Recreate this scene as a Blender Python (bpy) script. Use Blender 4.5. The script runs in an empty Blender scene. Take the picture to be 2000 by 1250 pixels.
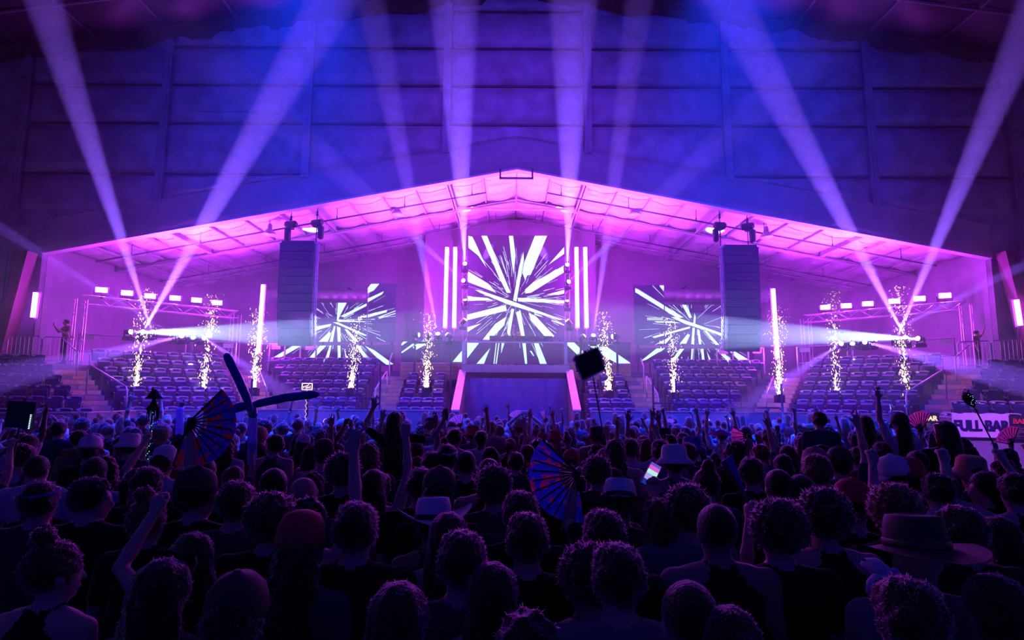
import bpy, bmesh, math, random
import numpy as np
from mathutils import Vector, Matrix, Euler, noise

# ------------------------------------------------------------------ camera, world, exposure
SC = bpy.context.scene
COL = SC.collection
F_PX, PITCH, ROLL = 1170.0, math.radians(7.2), math.radians(0.3)
CAM = Vector((-0.17, 0.0, 2.3))
cam_data = bpy.data.cameras.new('camera')
cam_data.sensor_width = 36.0
cam_data.lens = 36.0 * F_PX / 2000.0
cam_data.clip_start, cam_data.clip_end = 0.05, 200
cam = bpy.data.objects.new('camera', cam_data)
COL.objects.link(cam)
CROT = Matrix.Rotation(math.pi / 2 + PITCH, 3, 'X') @ Matrix.Rotation(ROLL, 3, 'Z')
cam.matrix_world = Matrix.Translation(CAM) @ CROT.to_4x4()
SC.camera = cam

world = bpy.data.worlds.new('world')
SC.world = world
world.use_nodes = True
wb = world.node_tree.nodes['Background']
wb.inputs[0].default_value = (0.01, 0.035, 1.0, 1)
wb.inputs[1].default_value = 0.22

SC.view_settings.view_transform = 'Standard'
SC.view_settings.look = 'None'
SC.view_settings.gamma = 1.0
SC.view_settings.use_curve_mapping = False
SC.view_settings.exposure = 0.0
SC.cycles.use_denoising = True
SC.cycles.use_adaptive_sampling = True
SC.cycles.adaptive_threshold = 0.08
SC.cycles.adaptive_min_samples = 16
SC.cycles.max_bounces = 3
SC.cycles.diffuse_bounces = 1
SC.cycles.glossy_bounces = 1
SC.cycles.transmission_bounces = 2
SC.cycles.transparent_max_bounces = 6
SC.cycles.volume_bounces = 0
SC.cycles.caustics_reflective = False
SC.cycles.caustics_refractive = False
SC.cycles.sample_clamp_indirect = 4.0

RNG = random.Random(7)


def ray(px, py):
    return CROT @ Vector(((px - 1000.0) / F_PX, (625.0 - py) / F_PX, -1.0))


def P(px, py, Y):
    """World point seen at photo pixel (px, py) on the vertical plane at depth Y."""
    d = ray(px, py)
    return CAM + d * ((Y - CAM.y) / d.y)


def PZ(px, py, z):
    d = ray(px, py)
    return CAM + d * ((z - CAM.z) / d.z)


# ------------------------------------------------------------------ materials
MATS = {}


def mat(name, color=(0.5, 0.5, 0.5), rough=0.6, metal=0.0, emit=None, strength=0.0, var=0.0, scale=8.0, bump=0.0,
        bscale=30.0, spec=0.5, sheen=0.0, sample=True):
    if name in MATS:
        return MATS[name]
    m = bpy.data.materials.new(name)
    m.use_nodes = True
    nt = m.node_tree
    b = nt.nodes['Principled BSDF']
    b.inputs['Base Color'].default_value = (*color, 1)
    b.inputs['Roughness'].default_value = rough
    b.inputs['Metallic'].default_value = metal
    b.inputs['Specular IOR Level'].default_value = spec
    if sheen:
        b.inputs['Sheen Weight'].default_value = sheen
        b.inputs['Sheen Roughness'].default_value = .35
        b.inputs['Sheen Tint'].default_value = (1, .85, 1, 1)
    if emit:
        b.inputs['Emission Color'].default_value = (*emit, 1)
        b.inputs['Emission Strength'].default_value = strength
        if not sample:
            m.cycles.emission_sampling = 'NONE'
    if var or bump:
        tc = nt.nodes.new('ShaderNodeTexCoord')
        n = nt.nodes.new('ShaderNodeTexNoise')
        n.inputs['Scale'].default_value = scale
        n.inputs['Detail'].default_value = 4
        nt.links.new(tc.outputs['Object'], n.inputs['Vector'])
        if var:
            mr = nt.nodes.new('ShaderNodeMapRange')
            mr.inputs['From Min'].default_value = 0.3
            mr.inputs['From Max'].default_value = 0.7
            mr.inputs['To Min'].default_value = 1 - var
            mr.inputs['To Max'].default_value = 1 + var
            mx = nt.nodes.new('ShaderNodeVectorMath')
            mx.operation = 'SCALE'
            mx.inputs[0].default_value = color
            nt.links.new(n.outputs['Fac'], mr.inputs['Value'])
            nt.links.new(mr.outputs[0], mx.inputs['Scale'])
            nt.links.new(mx.outputs[0], b.inputs['Base Color'])
        if bump:
            n2 = nt.nodes.new('ShaderNodeTexNoise')
            n2.inputs['Scale'].default_value = bscale
            n2.inputs['Detail'].default_value = 4
            nt.links.new(tc.outputs['Object'], n2.inputs['Vector'])
            bp = nt.nodes.new('ShaderNodeBump')
            bp.inputs['Strength'].default_value = bump
            bp.inputs['Distance'].default_value = 0.03
            nt.links.new(n2.outputs['Fac'], bp.inputs['Height'])
            nt.links.new(bp.outputs[0], b.inputs['Normal'])
    MATS[name] = m
    return m


# ------------------------------------------------------------------ mesh helpers
class MB:
    """Collects shapes into one mesh."""

    def __init__(self):
        self.v, self.f, self.m = [], [], []

    def add(self, verts, faces, mi=0):
        o = len(self.v)
        self.v += [tuple(p) for p in verts]
        self.f += [tuple(i + o for i in fc) for fc in faces]
        self.m += [mi] * len(faces)
        return self

    def box(self, c, s, rot=None, mi=0):
        c = Vector(c)
        pts = []
        for dz in (-.5, .5):
            for dx, dy in ((-.5, -.5), (.5, -.5), (.5, .5), (-.5, .5)):
                p = Vector((dx * s[0], dy * s[1], dz * s[2]))
                if rot is not None:
                    p = rot @ p
                pts.append(c + p)
        return self.add(pts, [(3, 2, 1, 0), (4, 5, 6, 7), (0, 1, 5, 4), (1, 2, 6, 5), (2, 3, 7, 6), (3, 0, 4, 7)], mi)

    def hexa(self, pts, mi=0):
        """8 points: bottom ring 0-3, top ring 4-7"""
        return self.add(pts, [(3, 2, 1, 0), (4, 5, 6, 7), (0, 1, 5, 4), (1, 2, 6, 5), (2, 3, 7, 6), (3, 0, 4, 7)], mi)

    def tube(self, path, r, n=8, mi=0, cap=True):
        path = [Vector(p) for p in path]
        rs = r if isinstance(r, (list, tuple)) else [r] * len(path)
        rings = []
        up = None
        for i, p in enumerate(path):
            a = path[max(0, i - 1)]
            b = path[min(len(path) - 1, i + 1)]
            t = (b - a).normalized()
            if up is None:
                up = Vector((0, 0, 1)) if abs(t.z) < 0.9 else Vector((1, 0, 0))
            x = t.cross(up).normalized()
            y = t.cross(x).normalized()
            up = y if abs(y.dot(up)) > .05 and y.dot(up) > 0 else -y
            y = up
            x = t.cross(y).normalized()
            rings.append([p + (x * math.cos(2 * math.pi * k / n) + y * math.sin(2 * math.pi * k / n)) * rs[i] for k in range(n)])
        vs = [q for rg in rings for q in rg]
        fs = []
        for i in range(len(path) - 1):
            for k in range(n):
                k2 = (k + 1) % n
                fs.append((i * n + k, i * n + k2, (i + 1) * n + k2, (i + 1) * n + k))
        if cap:
            fs.append(tuple(range(n))[::-1])
            fs.append(tuple((len(path) - 1) * n + k for k in range(n)))
        return self.add(vs, fs, mi)

    def lathe(self, prof, n=16, mat4=None, mi=0):
        """prof: list of (r, z)"""
        vs, fs = [], []
        for r, z in prof:
            for k in range(n):
                p = Vector((r * math.cos(2 * math.pi * k / n), r * math.sin(2 * math.pi * k / n), z))
                vs.append(mat4 @ p if mat4 is not None else p)
        for i in range(len(prof) - 1):
            for k in range(n):
                k2 = (k + 1) % n
                fs.append((i * n + k, i * n + k2, (i + 1) * n + k2, (i + 1) * n + k))
        fs.append(tuple(range(n))[::-1])
        fs.append(tuple((len(prof) - 1) * n + k for k in range(n)))
        return self.add(vs, fs, mi)

    def mesh(self, name, mats=(), smooth=False):
        me = bpy.data.meshes.new(name)
        me.from_pydata(self.v, [], self.f)
        for m in (mats if isinstance(mats, (list, tuple)) else [mats]):
            me.materials.append(m)
        if self.m and max(self.m):
            me.polygons.foreach_set('material_index', self.m)
        if smooth:
            me.polygons.foreach_set('use_smooth', [True] * len(me.polygons))
        me.update()
        return me

    def build(self, name, mats, parent=None, smooth=False, loc=None):
        o = bpy.data.objects.new(name, self.mesh(name, mats, smooth))
        COL.objects.link(o)
        if parent is not None:
            o.parent = parent
        if loc is not None:
            o.location = loc
        return o


def tag(o, label=None, cat=None, group=None, kind=None):
    if label:
        o['label'] = label
    if cat:
        o['category'] = cat
    if group:
        o['group'] = group
    if kind:
        o['kind'] = kind
    return o


def empty(name, loc=(0, 0, 0), rz=0.0, label=None, cat=None, group=None, kind=None):
    o = bpy.data.objects.new(name, None)
    o.empty_display_size = 0.2
    o.location = loc
    o.rotation_euler = (0, 0, rz)
    COL.objects.link(o)
    return tag(o, label, cat, group, kind)


def inst(name, me, parent=None, loc=(0, 0, 0), rot=(0, 0, 0), scale=(1, 1, 1)):
    o = bpy.data.objects.new(name, me)
    COL.objects.link(o)
    if parent is not None:
        o.parent = parent
    o.location, o.rotation_euler, o.scale = loc, rot, scale
    return o


def copy_tree(o, parent=None):
    c = o.copy()
    COL.objects.link(c)
    c.parent = parent
    for ch in list(o.children):
        copy_tree(ch, c)
    return c


def basis(dirv, up=(0, 0, 1)):
    """Rotation whose local +Z points along dirv."""
    return Vector(dirv).to_track_quat('Z', 'Y')


ORD = ['zeroth', 'first', 'second', 'third', 'fourth', 'fifth', 'sixth', 'seventh', 'eighth', 'ninth', 'tenth', 'eleventh', 'twelfth',
       'thirteenth', 'fourteenth', 'fifteenth', 'sixteenth', 'seventeenth', 'eighteenth', 'nineteenth', 'twentieth']


def ordinal(n):
    if n < len(ORD):
        return ORD[n]
    return '%d%s' % (n, 'th' if 10 <= n % 100 <= 20 else {1: 'st', 2: 'nd', 3: 'rd'}.get(n % 10, 'th'))
# ------------------------------------------------------------------ added wash lamps, unseen, high over the hall and out of view
def lamp(name, kind, loc, target, color, power, size=60, blend=.6, soft=.3, parent=None):
    ld = bpy.data.lights.new(name, kind)
    ld.color, ld.energy = color, power
    if kind == 'SPOT':
        ld.spot_size, ld.spot_blend = math.radians(size), blend
        ld.shadow_soft_size = soft
    elif kind == 'POINT':
        ld.shadow_soft_size = soft
    o = bpy.data.objects.new(name, ld)
    COL.objects.link(o)
    if parent is not None:
        o.parent = parent
    o.location = loc
    if target is not None:
        o.rotation_euler = (Vector(target) - Vector(loc)).to_track_quat('-Z', 'Y').to_euler()
    return o


BLUE = (0.0, 0.035, 1.0)
VIOLET = (0.30, 0.03, 1.0)
MAGENTA = (0.62, 0.06, 1.0)
G_WASH = 1.0
for sx in (-1, 1):  # unseen lamps added to tint wall, boards, seats and crowd blue
    lamp('added_blue_wall_wash', 'SPOT', (sx * 9, 3, 15.2), (sx * 6.5, 23, 11.5), BLUE, 8000 * G_WASH, 68, 1.0, .5)
    lamp('added_blue_floor_wash', 'SPOT', (sx * 8, 12, 16.5), (sx * 7, 20.5, 1.5), BLUE, 18000 * G_WASH, 62, 1.0, .5)
    lamp('added_blue_stage_wash', 'SPOT', (sx * 6, 6, 16.3), (sx * 8.5, 24, 4.5), BLUE, 11000 * G_WASH, 44, 1.0, .5)
    lamp('added_blue_crowd_wash', 'SPOT', (sx * 6, 15, 16.8), (sx * 5.5, 15.5, 1.5), BLUE, 130000 * G_WASH, 50, 1.0, .5)
lamp('added_violet_wall_wash', 'SPOT', (0, 4, 16.5), (0, 23, 11.0), VIOLET, 6000 * G_WASH, 50, 1.0, .5)  # added and unseen, turns the lower middle of the wall violet
lamp('added_violet_bar_wash', 'SPOT', (9, 9, 16.5), (14.2, 17.3, 1.4), (0.55, 0.10, 1.0), 26000 * G_WASH, 14, .8, .3)  # added and unseen, brightens the bar banner
HAZE_DENSITY = 0.0048
STAGE_HAZE = 0.060
G_BEAM = 28.0
G_STAGE = 0.58
# ------------------------------------------------------------------ the hall
WY = 23.0                      # the tall gable wall that faces the camera
RZ, SL = 11.29, 0.189          # ridge height and slope of the low roof beyond it
HZ, HS = 19.0, 0.142           # the same for the hall's own roof
COLX = [-19.85, -14.2, -8.44, -2.85, 2.85, 8.44, 14.2, 19.85]
BACK = 33.0
M_vinyl = mat('white_vinyl_liner', (0.36, 0.35, 0.40), 0.5, var=0.3, scale=1.3, bump=0.5, bscale=5.0)
M_vinyl2 = mat('shiny_vinyl_insulation', (0.80, 0.78, 0.82), 0.28, var=0.1, scale=2.0, bump=0.6, bscale=4.0)
M_steel = mat('painted_steel', (0.55, 0.53, 0.58), 0.45, var=0.1)
M_dsteel = mat('dark_steel', (0.05, 0.05, 0.07), 0.45)
M_black = mat('black_plastic', (0.012, 0.012, 0.016), 0.5)
M_conc = mat('sealed_concrete', (0.16, 0.155, 0.17), 0.75, var=0.2, scale=3.0, bump=0.15)
M_floor = mat('dark_floor_covering', (0.04, 0.04, 0.05), 0.6, var=0.3, scale=2.0, bump=0.1)
M_back = mat('painted_block', (0.35, 0.33, 0.38), 0.8, var=0.1, scale=2.0, bump=0.2, bscale=12)
M_fabric = mat('dark_ceiling_fabric', (0.011, 0.010, 0.016), 0.6, var=0.3, spec=.25, scale=1.0, bump=0.4, bscale=3.0)


def quilt(x0, x1, zf0, zf1, nx, nz, puff, seed, fn):
    """Puffed rectangular liner panel; fn(x, t, h) -> world point, h out of the surface."""
    vs, fs = [], []
    for j in range(nz + 1):
        t = j / nz
        for i in range(nx + 1):
            s = i / nx
            x = x0 + (x1 - x0) * s
            e = min(s, 1 - s) * (x1 - x0)
            edge = min(1.0, min(e / 0.30, min(t, 1 - t) * 6.0))
            edge = math.sin(edge * math.pi / 2)
            w = noise.noise(Vector((x * 1.7 + seed, t * 1.6 + seed * 3.1, seed))) * 0.6 + noise.noise(Vector((x * 5.0, t * 1.3 + seed, 2.0))) * 0.25
            h = puff * edge * (1 + w)
            vs.append(fn(x, zf0(x) + (zf1(x) - zf0(x)) * t, h))
    for j in range(nz):
        for i in range(nx):
            a = j * (nx + 1) + i
            fs.append((a, a + 1, a + nx + 2, a + nx + 1))
    return vs, fs


# gable wall: backing with the low-roof opening, then posts, girts, liner panels and fascia as its pieces
def opening_z(x):
    return RZ - SL * abs(x)


def roof_z(x):
    return HZ - HS * abs(x)


OPEN_X = 18.6
mb = MB()
xs = [-27, -OPEN_X, 0, OPEN_X, 27]
for a, b in zip(xs[:-1], xs[1:]):
    lo = (lambda x: 0.0) if abs(a + b) / 2 > OPEN_X - 0.01 and abs(a) + abs(b) > 2 * OPEN_X else opening_z
    mb.hexa([(a, WY, lo(a)), (b, WY, lo(b)), (b, WY + .25, lo(b)), (a, WY + .25, lo(a)),
             (a, WY, roof_z(a) + .1), (b, WY, roof_z(b) + .1), (b, WY + .25, roof_z(b) + .1), (a, WY + .25, roof_z(a) + .1)])
wall_far = tag(mb.build('wall_far', M_vinyl), kind='structure')
GIRT = [18.02, 16.39, 14.76, 13.12, 11.0, 9.35]
FASC = 1.25


def fascia_z(x):
    return opening_z(x) + FASC


for k, x in enumerate(COLX):
    z0 = fascia_z(x) - .1 if abs(x) < 18 else 2.0
    mb = MB()
    mb.box((x, WY - .08, (z0 + roof_z(x)) / 2), (.30, .16, roof_z(x) - z0))
    mb.box((x, WY - .17, (z0 + roof_z(x)) / 2), (.10, .05, roof_z(x) - z0 - .1))
    mb.build('post', M_vinyl, wall_far)
edges = [roof_z(0) + 0.2] + GIRT
pi = 0
for bi in range(len(COLX) - 1):
    xa, xb = COLX[bi] + .17, COLX[bi + 1] - .17
    for gi in range(len(edges) - 1):
        zt, zb = edges[gi] - .09, edges[gi + 1] + .09
        top = lambda x, zt=zt: max(min(zt, roof_z(x) - .05), 2)
        bot = lambda x, zb=zb, g=gi: max(zb, fascia_z(x) + .02)
        xm = (xa + xb) / 2
        if min(top(xa) - bot(xa), top(xb) - bot(xb)) < -0.2 and top(xm) - bot(xm) < .25:
            continue
        if max(top(xa) - bot(xa), top(xb) - bot(xb)) < .2:
            continue
        t2 = lambda x, top=top, bot=bot: max(top(x), bot(x) + .005)
        pi += 1
        vs, fs = quilt(xa, xb, bot, t2, 26, 9, .17, pi * 1.37, lambda x, z, h: (x, WY - .015 - h, z))
        MB().add(vs, fs).build('panel', M_vinyl, wall_far, smooth=True)
    for gz in GIRT:
        za, zb = fascia_z(xa), fascia_z(xb)
        if gz > max(za, zb) and gz < roof_z(xm) - .2:
            # girt strip, only above the fascia; dark colour stands in for seam shade
            x0, x1 = xa, xb
            if gz < za:
                x0 = math.copysign(abs((RZ + FASC - gz) / SL), x0)
            if gz < zb:
                x1 = math.copysign(abs((RZ + FASC - gz) / SL), x1)
            if x1 - x0 > .3:
                MB().box(((x0 + x1) / 2, WY - .03, gz), (x1 - x0, .06, .09)).build('girt', M_dsteel, wall_far)
for s in (-1, 1):
    x1 = s * OPEN_X
    vs, fs = [], []
    n = 40
    for i in range(n + 1):
        x = x1 * i / n
        w = .05 * noise.noise(Vector((x * 1.2, 5, s)))
        for z, y in ((opening_z(x), WY - .05), (opening_z(x) + .06, WY - .10), (opening_z(x) + .6, WY - .07 - abs(w)), (fascia_z(x) - .1, WY - .10 - w), (fascia_z(x) + .02, WY - .16 + w)):
            vs.append((x, y, z))
    for i in range(n):
        for j in range(4):
            a = i * 5 + j
            fs.append((a, a + 5, a + 6, a + 1) if s > 0 else (a, a + 1, a + 6, a + 5))
    MB().add(vs, fs).build('fascia', mat('fascia_liner', (0.3, 0.29, 0.34), 0.5, var=.15, scale=1.0), wall_far, smooth=True)
    mb = MB()
    a, b = Vector((0, WY - .04, RZ)), Vector((x1, WY - .04, opening_z(x1)))
    mb.hexa([a + Vector((0, -.05, -.05)), b + Vector((0, -.05, -.05)), b + Vector((0, .3, -.05)), a + Vector((0, .3, -.05)),
             a + Vector((0, -.05, .03)), b + Vector((0, -.05, .03)), b + Vector((0, .3, .03)), a + Vector((0, .3, .03))])
    mb.build('edge_angle', M_steel, wall_far)
# two loose patched liner flaps
for (x0, x1, z0, z1, sd) in ((-13.2, -9.5, 13.55, 14.62, 3.0), (10.3, 13.3, 13.6, 14.55, 8.0)):
    vs, fs = quilt(x0, x1, lambda x: z0, lambda x: z1, 20, 8, .05, sd, lambda x, z, h: (x, WY - .14 - h - (z1 - z) * .10, z))
    MB().add(vs, fs).build('loose_flap', M_vinyl, wall_far, smooth=True)

# hall ceiling: sagging fabric strips between purlins that run towards the camera
mb = MB()
for s in (-1, 1):
    mb.add([(0, -6, HZ + .5), (s * 27, -6, roof_z(27) + .5), (s * 27, WY + .25, roof_z(27) + .5), (0, WY + .25, HZ + .5)], [(0, 1, 2, 3) if s < 0 else (3, 2, 1, 0)])
ceiling = tag(mb.build('ceiling', M_dsteel), kind='structure')
PURX = [2.85 * i for i in range(-9, 10)]
for i in range(len(PURX) - 1):
    xa, xb = PURX[i], PURX[i + 1]
    ys = [22.7, 20.6, 17.6, 14.6, 11.6]
    for j in range(len(ys) - 1):
        ya, yb = ys[j], ys[j + 1]
        vs, fs = [], []
        nx, ny = 10, 10
        for b in range(ny + 1):
            t = b / ny
            for a in range(nx + 1):
                u = a / nx
                x = xa + .05 + (xb - xa - .1) * u
                y = ya + (yb - ya) * t
                sag = (.12 + .38 * math.sin(math.pi * t) ** .7) * (.35 + .65 * math.sin(math.pi * u)) * (1 + .5 * noise.noise(Vector((x * .6, y * .5, 3))))
                if t == 0:
                    sag = .05 + .35 * abs(noise.noise(Vector((x * .9, 9, j))))
                vs.append((x, y, roof_z(x) + .25 - sag))
        for b in range(ny):
            for a in range(nx):
                q = b * (nx + 1) + a
                fs.append((q, q + 1, q + nx + 2, q + nx + 1))
        MB().add(vs, fs).build('fabric_panel', M_fabric, ceiling, smooth=True)
    mb = MB()
    x = xa
    mb.box((x, 16.5, roof_z(x) + .15), (.10, 13, .22))
    mb.build('purlin', M_dsteel, ceiling)
for y in (20.6, 14.6):
    for s in (-1, 1):
        mb = MB()
        mb.tube([(0, y, roof_z(0) + .02), (s * 27, y, roof_z(27) + .02)], .06, 6)
        mb.build('rafter_rod', M_dsteel, ceiling)
# wavy scalloped liner skirt where the ceiling fabric meets the wall
for s in (-1, 1):
    vs, fs = [], []
    n = 90
    for i in range(n + 1):
        x = s * 22 * i / n
        d = .35 + .28 * abs(math.sin(x * 1.1)) + .2 * noise.noise(Vector((x * .7, 1, s)))
        for t in (0, .5, 1):
            vs.append((x, WY - .45 + .28 * t + .06 * math.sin(x * 4) * t, roof_z(x) + .1 - d * t))
    for i in range(n):
        for j in range(2):
            a = i * 3 + j
            fs.append((a, a + 3, a + 4, a + 1))
    MB().add(vs, fs).build('liner_skirt', M_fabric, ceiling, smooth=True)

tag(MB().box((0, 13, -.1), (60, 46, .2)).build('floor', M_floor), kind='structure')
for nm, x in (('wall_left', -26.9), ('wall_right', 26.9)):
    tag(MB().box((x, 8.5, 7.8), (.3, 29, 15.7)).build(nm, M_back), kind='structure')

# low roof beyond the opening
mb = MB()
for s in (-1, 1):
    q = [(0, WY + .1, RZ + .45), (s * 21, WY + .1, RZ + .45 - SL * 21), (s * 21, BACK + .3, RZ + .45 - SL * 21), (0, BACK + .3, RZ + .45)]
    mb.add(q, [(0, 1, 2, 3) if s < 0 else (3, 2, 1, 0)])
roof_low = tag(mb.build('ceiling_low', M_steel), kind='structure')
BX = [0, 2.85, 8.44, 14.2, 18.6]
for s in (-1, 1):
    for i in range(len(BX) - 1):
        xa, xb = BX[i], BX[i + 1]
        nsub = 2 if i == 0 else 4
        for k in range(nsub):
            a = xa + (xb - xa) * k / nsub + .03
            b = xa + (xb - xa) * (k + 1) / nsub - .03
            nx, ny = 10, 70
            vs, fs = [], []
            for j in range(ny + 1):
                y = WY + .3 + (BACK - WY - .35) * j / ny
                for q in range(nx + 1):
                    u = q / nx
                    x = a + (b - a) * u
                    row = (y - WY) / 1.25
                    sag = .13 * abs(math.sin(math.pi * row)) ** .6 * math.sin(math.pi * min(1, max(0, u)) * .98 + .03)
                    sag += .05 * noise.noise(Vector((x * 2.2 * s, y * 4.5, i + k * 1.3))) + .03 * noise.noise(Vector((x * 7 * s, y * 9, k)))
                    vs.append((s * x, y, opening_z(x) + .40 - sag))
            for j in range(ny):
                for q in range(nx):
                    c = j * (nx + 1) + q
                    fs.append((c, c + 1, c + nx + 2, c + nx + 1) if s < 0 else (c, c + nx + 1, c + nx + 2, c + 1))
            MB().add(vs, fs).build('insulation_panel', M_vinyl2, roof_low, smooth=True)
            if k:
                mb = MB()
                mb.box((s * (a - .03), (WY + BACK) / 2, opening_z(a) + .34), (.06, BACK - WY - .4, .10))
                mb.build('purlin', M_steel, roof_low)
        mb = MB()
        x = s * xb
        mb.box((x, (WY + BACK) / 2, opening_z(xb) + .18), (.20, BACK - WY - .4, .04))
        mb.box((x, (WY + BACK) / 2, opening_z(xb) + .30), (.05, BACK - WY - .4, .28))
        if xb < 18:
            mb.build('beam', M_steel, roof_low)
    # portal frames across the span
    for y in (27.4, 31.4):
        mb = MB()
        p0, p1 = Vector((0, y, RZ + .12)), Vector((s * 18.6, y, opening_z(18.6) + .12))
        for dz, h, w in ((0, .05, .22), (.13, .22, .05)):
            mb.hexa([p0 + Vector((0, -w / 2, dz)), p1 + Vector((0, -w / 2, dz)), p1 + Vector((0, w / 2, dz)), p0 + Vector((0, w / 2, dz)),
                     p0 + Vector((0, -w / 2, dz + h)), p1 + Vector((0, -w / 2, dz + h)), p1 + Vector((0, w / 2, dz + h)), p0 + Vector((0, w / 2, dz + h))])
        mb.build('rafter', M_steel, roof_low)
# horizontal tie with king post, frame of the nearest portal
mb = MB()
mb.box((0, 27.2, 10.98), (5.7, .12, .10)).box((0, 27.2, 11.25), (.10, .10, .6))
mb.build('ridge_tie', M_steel, roof_low)
mb = MB()
a, b = P(977, 347, 22.8), P(1040, 347, 22.8)
for p, q in (((a.x, a.z), (b.x, a.z)), ((a.x, a.z), (a.x, a.z + .34)), ((b.x, a.z), (b.x, a.z + .34))):
    mb.box(((p[0] + q[0]) / 2, 22.86, (p[1] + q[1]) / 2), (abs(q[0] - p[0]) + .07, .07, abs(q[1] - p[1]) + .07))
tag(mb.build('ridge_bracket', M_dsteel), 'dark open steel bracket hanging under the peak of the low roof', 'bracket')
# thin pipes that follow the roof slope, with drop hangers
for s in (-1, 1):
    for k, (y, dz, xa, xb) in enumerate(((24.6, -.18, 1.3, 17.6), (29.2, -.15, .4, 17.6))):
        mb = MB()
        mb.tube([(s * xa, y, opening_z(xa) + dz), (s * xb, y, opening_z(xb) + dz)], .035, 6)
        x = xa + .6
        while x < xb:
            mb.tube([(s * x, y, opening_z(x) + dz), (s * x, y, opening_z(x) + .3)], .014, 4)
            if k == 0:
                mb.tube([(s * x, y, opening_z(x) + dz), (s * x, y, opening_z(x) + dz + .12)], .03, 5)
            x += 2.85
        side = 'left' if s < 0 else 'right'
        tag(mb.build('sprinkler_pipe', M_dsteel), '%s sprinkler pipe along the %s slope of the low ceiling' % (('thin dark front', 'faint rear')[k], side), 'pipe', 'sprinkler pipes under the low roof')
# back and side walls of the stage end
tag(MB().box((0, BACK + .15, 6), (42, .3, 12)).build('wall_back', M_back), kind='structure')
for nm, x in (('wall_stage_left', -18.75), ('wall_stage_right', 18.75)):
    tag(MB().box((x, (WY + BACK) / 2 + .2, 4.2), (.25, BACK - WY - .2, 8.2)).build(nm, M_back), kind='structure')
# projecting bulkhead behind the centre screen
bl, br = P(832, 428, 30.4), P(1162, 428, 30.4)
tag(MB().box(((bl.x + br.x) / 2, 31.7, 4.9), (br.x - bl.x, 2.5, 2 * bl.z - 9.8)).build('wall_bulkhead', M_back), kind='structure')
# ------------------------------------------------------------------ haze
def haze_mat(name, density, glare=0.0, g=0.65):
    hz = bpy.data.materials.new(name)
    hz.use_nodes = True
    nt = hz.node_tree
    nt.nodes.remove(nt.nodes['Principled BSDF'])
    v = nt.nodes.new('ShaderNodeVolumeScatter')
    v.inputs['Color'].default_value = (1, 1, 1, 1)
    v.inputs['Density'].default_value = density
    v.inputs['Anisotropy'].default_value = g
    out = v.outputs[0]
    if glare:                                   # second, mostly forward lobe added for halos around the lamps
        v.inputs['Density'].default_value = density * (1 - glare)
        v.inputs['Anisotropy'].default_value = 0.35
        w = nt.nodes.new('ShaderNodeVolumeScatter')
        w.inputs['Color'].default_value = (1, 1, 1, 1)
        w.inputs['Density'].default_value = density * glare
        w.inputs['Anisotropy'].default_value = 0.88
        ad = nt.nodes.new('ShaderNodeAddShader')
        nt.links.new(v.outputs[0], ad.inputs[0])
        nt.links.new(w.outputs[0], ad.inputs[1])
        out = ad.outputs[0]
    nt.links.new(out, nt.nodes['Material Output'].inputs['Volume'])
    return hz


tag(MB().box((0, 22.5, 10), (58, 27, 23)).build('haze', haze_mat('hall_haze', HAZE_DENSITY)), 'thin theatrical haze filling the whole hall', 'haze', kind='stuff')
# thicker haze held under the low roof, following its gable
x, z0 = OPEN_X, 3.3
vs = []
for y in (WY + .02, BACK):
    vs += [(-x, y, z0), (x, y, z0), (x, y, opening_z(x) + .2), (0, y, RZ + .2), (-x, y, opening_z(x) + .2)]
tag(MB().add(vs, [(4, 3, 2, 1, 0), (5, 6, 7, 8, 9), (0, 1, 6, 5), (1, 2, 7, 6), (2, 3, 8, 7), (3, 4, 9, 8), (4, 0, 5, 9)]).build('haze', haze_mat('thick_stage_haze', STAGE_HAZE, .6)),
    'thicker glowing haze held under the low stage roof', 'haze', kind='stuff')

# ------------------------------------------------------------------ lit screens
M_led = mat('led_panel', (0.02, 0.015, 0.03), 0.35, emit=(0.22, 0.03, 0.75), strength=0.10, sample=False)
M_led_lit = mat('led_lit_white', (0.1, 0.1, 0.1), 0.5, emit=(0.60, 0.90, 1.0), strength=1.2, sample=False)


def clip_poly(poly, x0, y0, x1, y1):
    def cut(pts, inside, inter):
        out = []
        for i in range(len(pts)):
            a, b = pts[i - 1], pts[i]
            if inside(b):
                if not inside(a):
                    out.append(inter(a, b))
                out.append(b)
            elif inside(a):
                out.append(inter(a, b))
        return out

    def ix(v):
        return lambda a, b: (v, a[1] + (b[1] - a[1]) * (v - a[0]) / (b[0] - a[0]))

    def iy(v):
        return lambda a, b: (a[0] + (b[0] - a[0]) * (v - a[1]) / (b[1] - a[1]), v)
    for ins, it in ((lambda p: p[0] >= x0, ix(x0)), (lambda p: p[0] <= x1, ix(x1)), (lambda p: p[1] >= y0, iy(y0)), (lambda p: p[1] <= y1, iy(y1))):
        if len(poly) < 3:
            return []
        poly = cut(poly, ins, it)
    return poly


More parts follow.
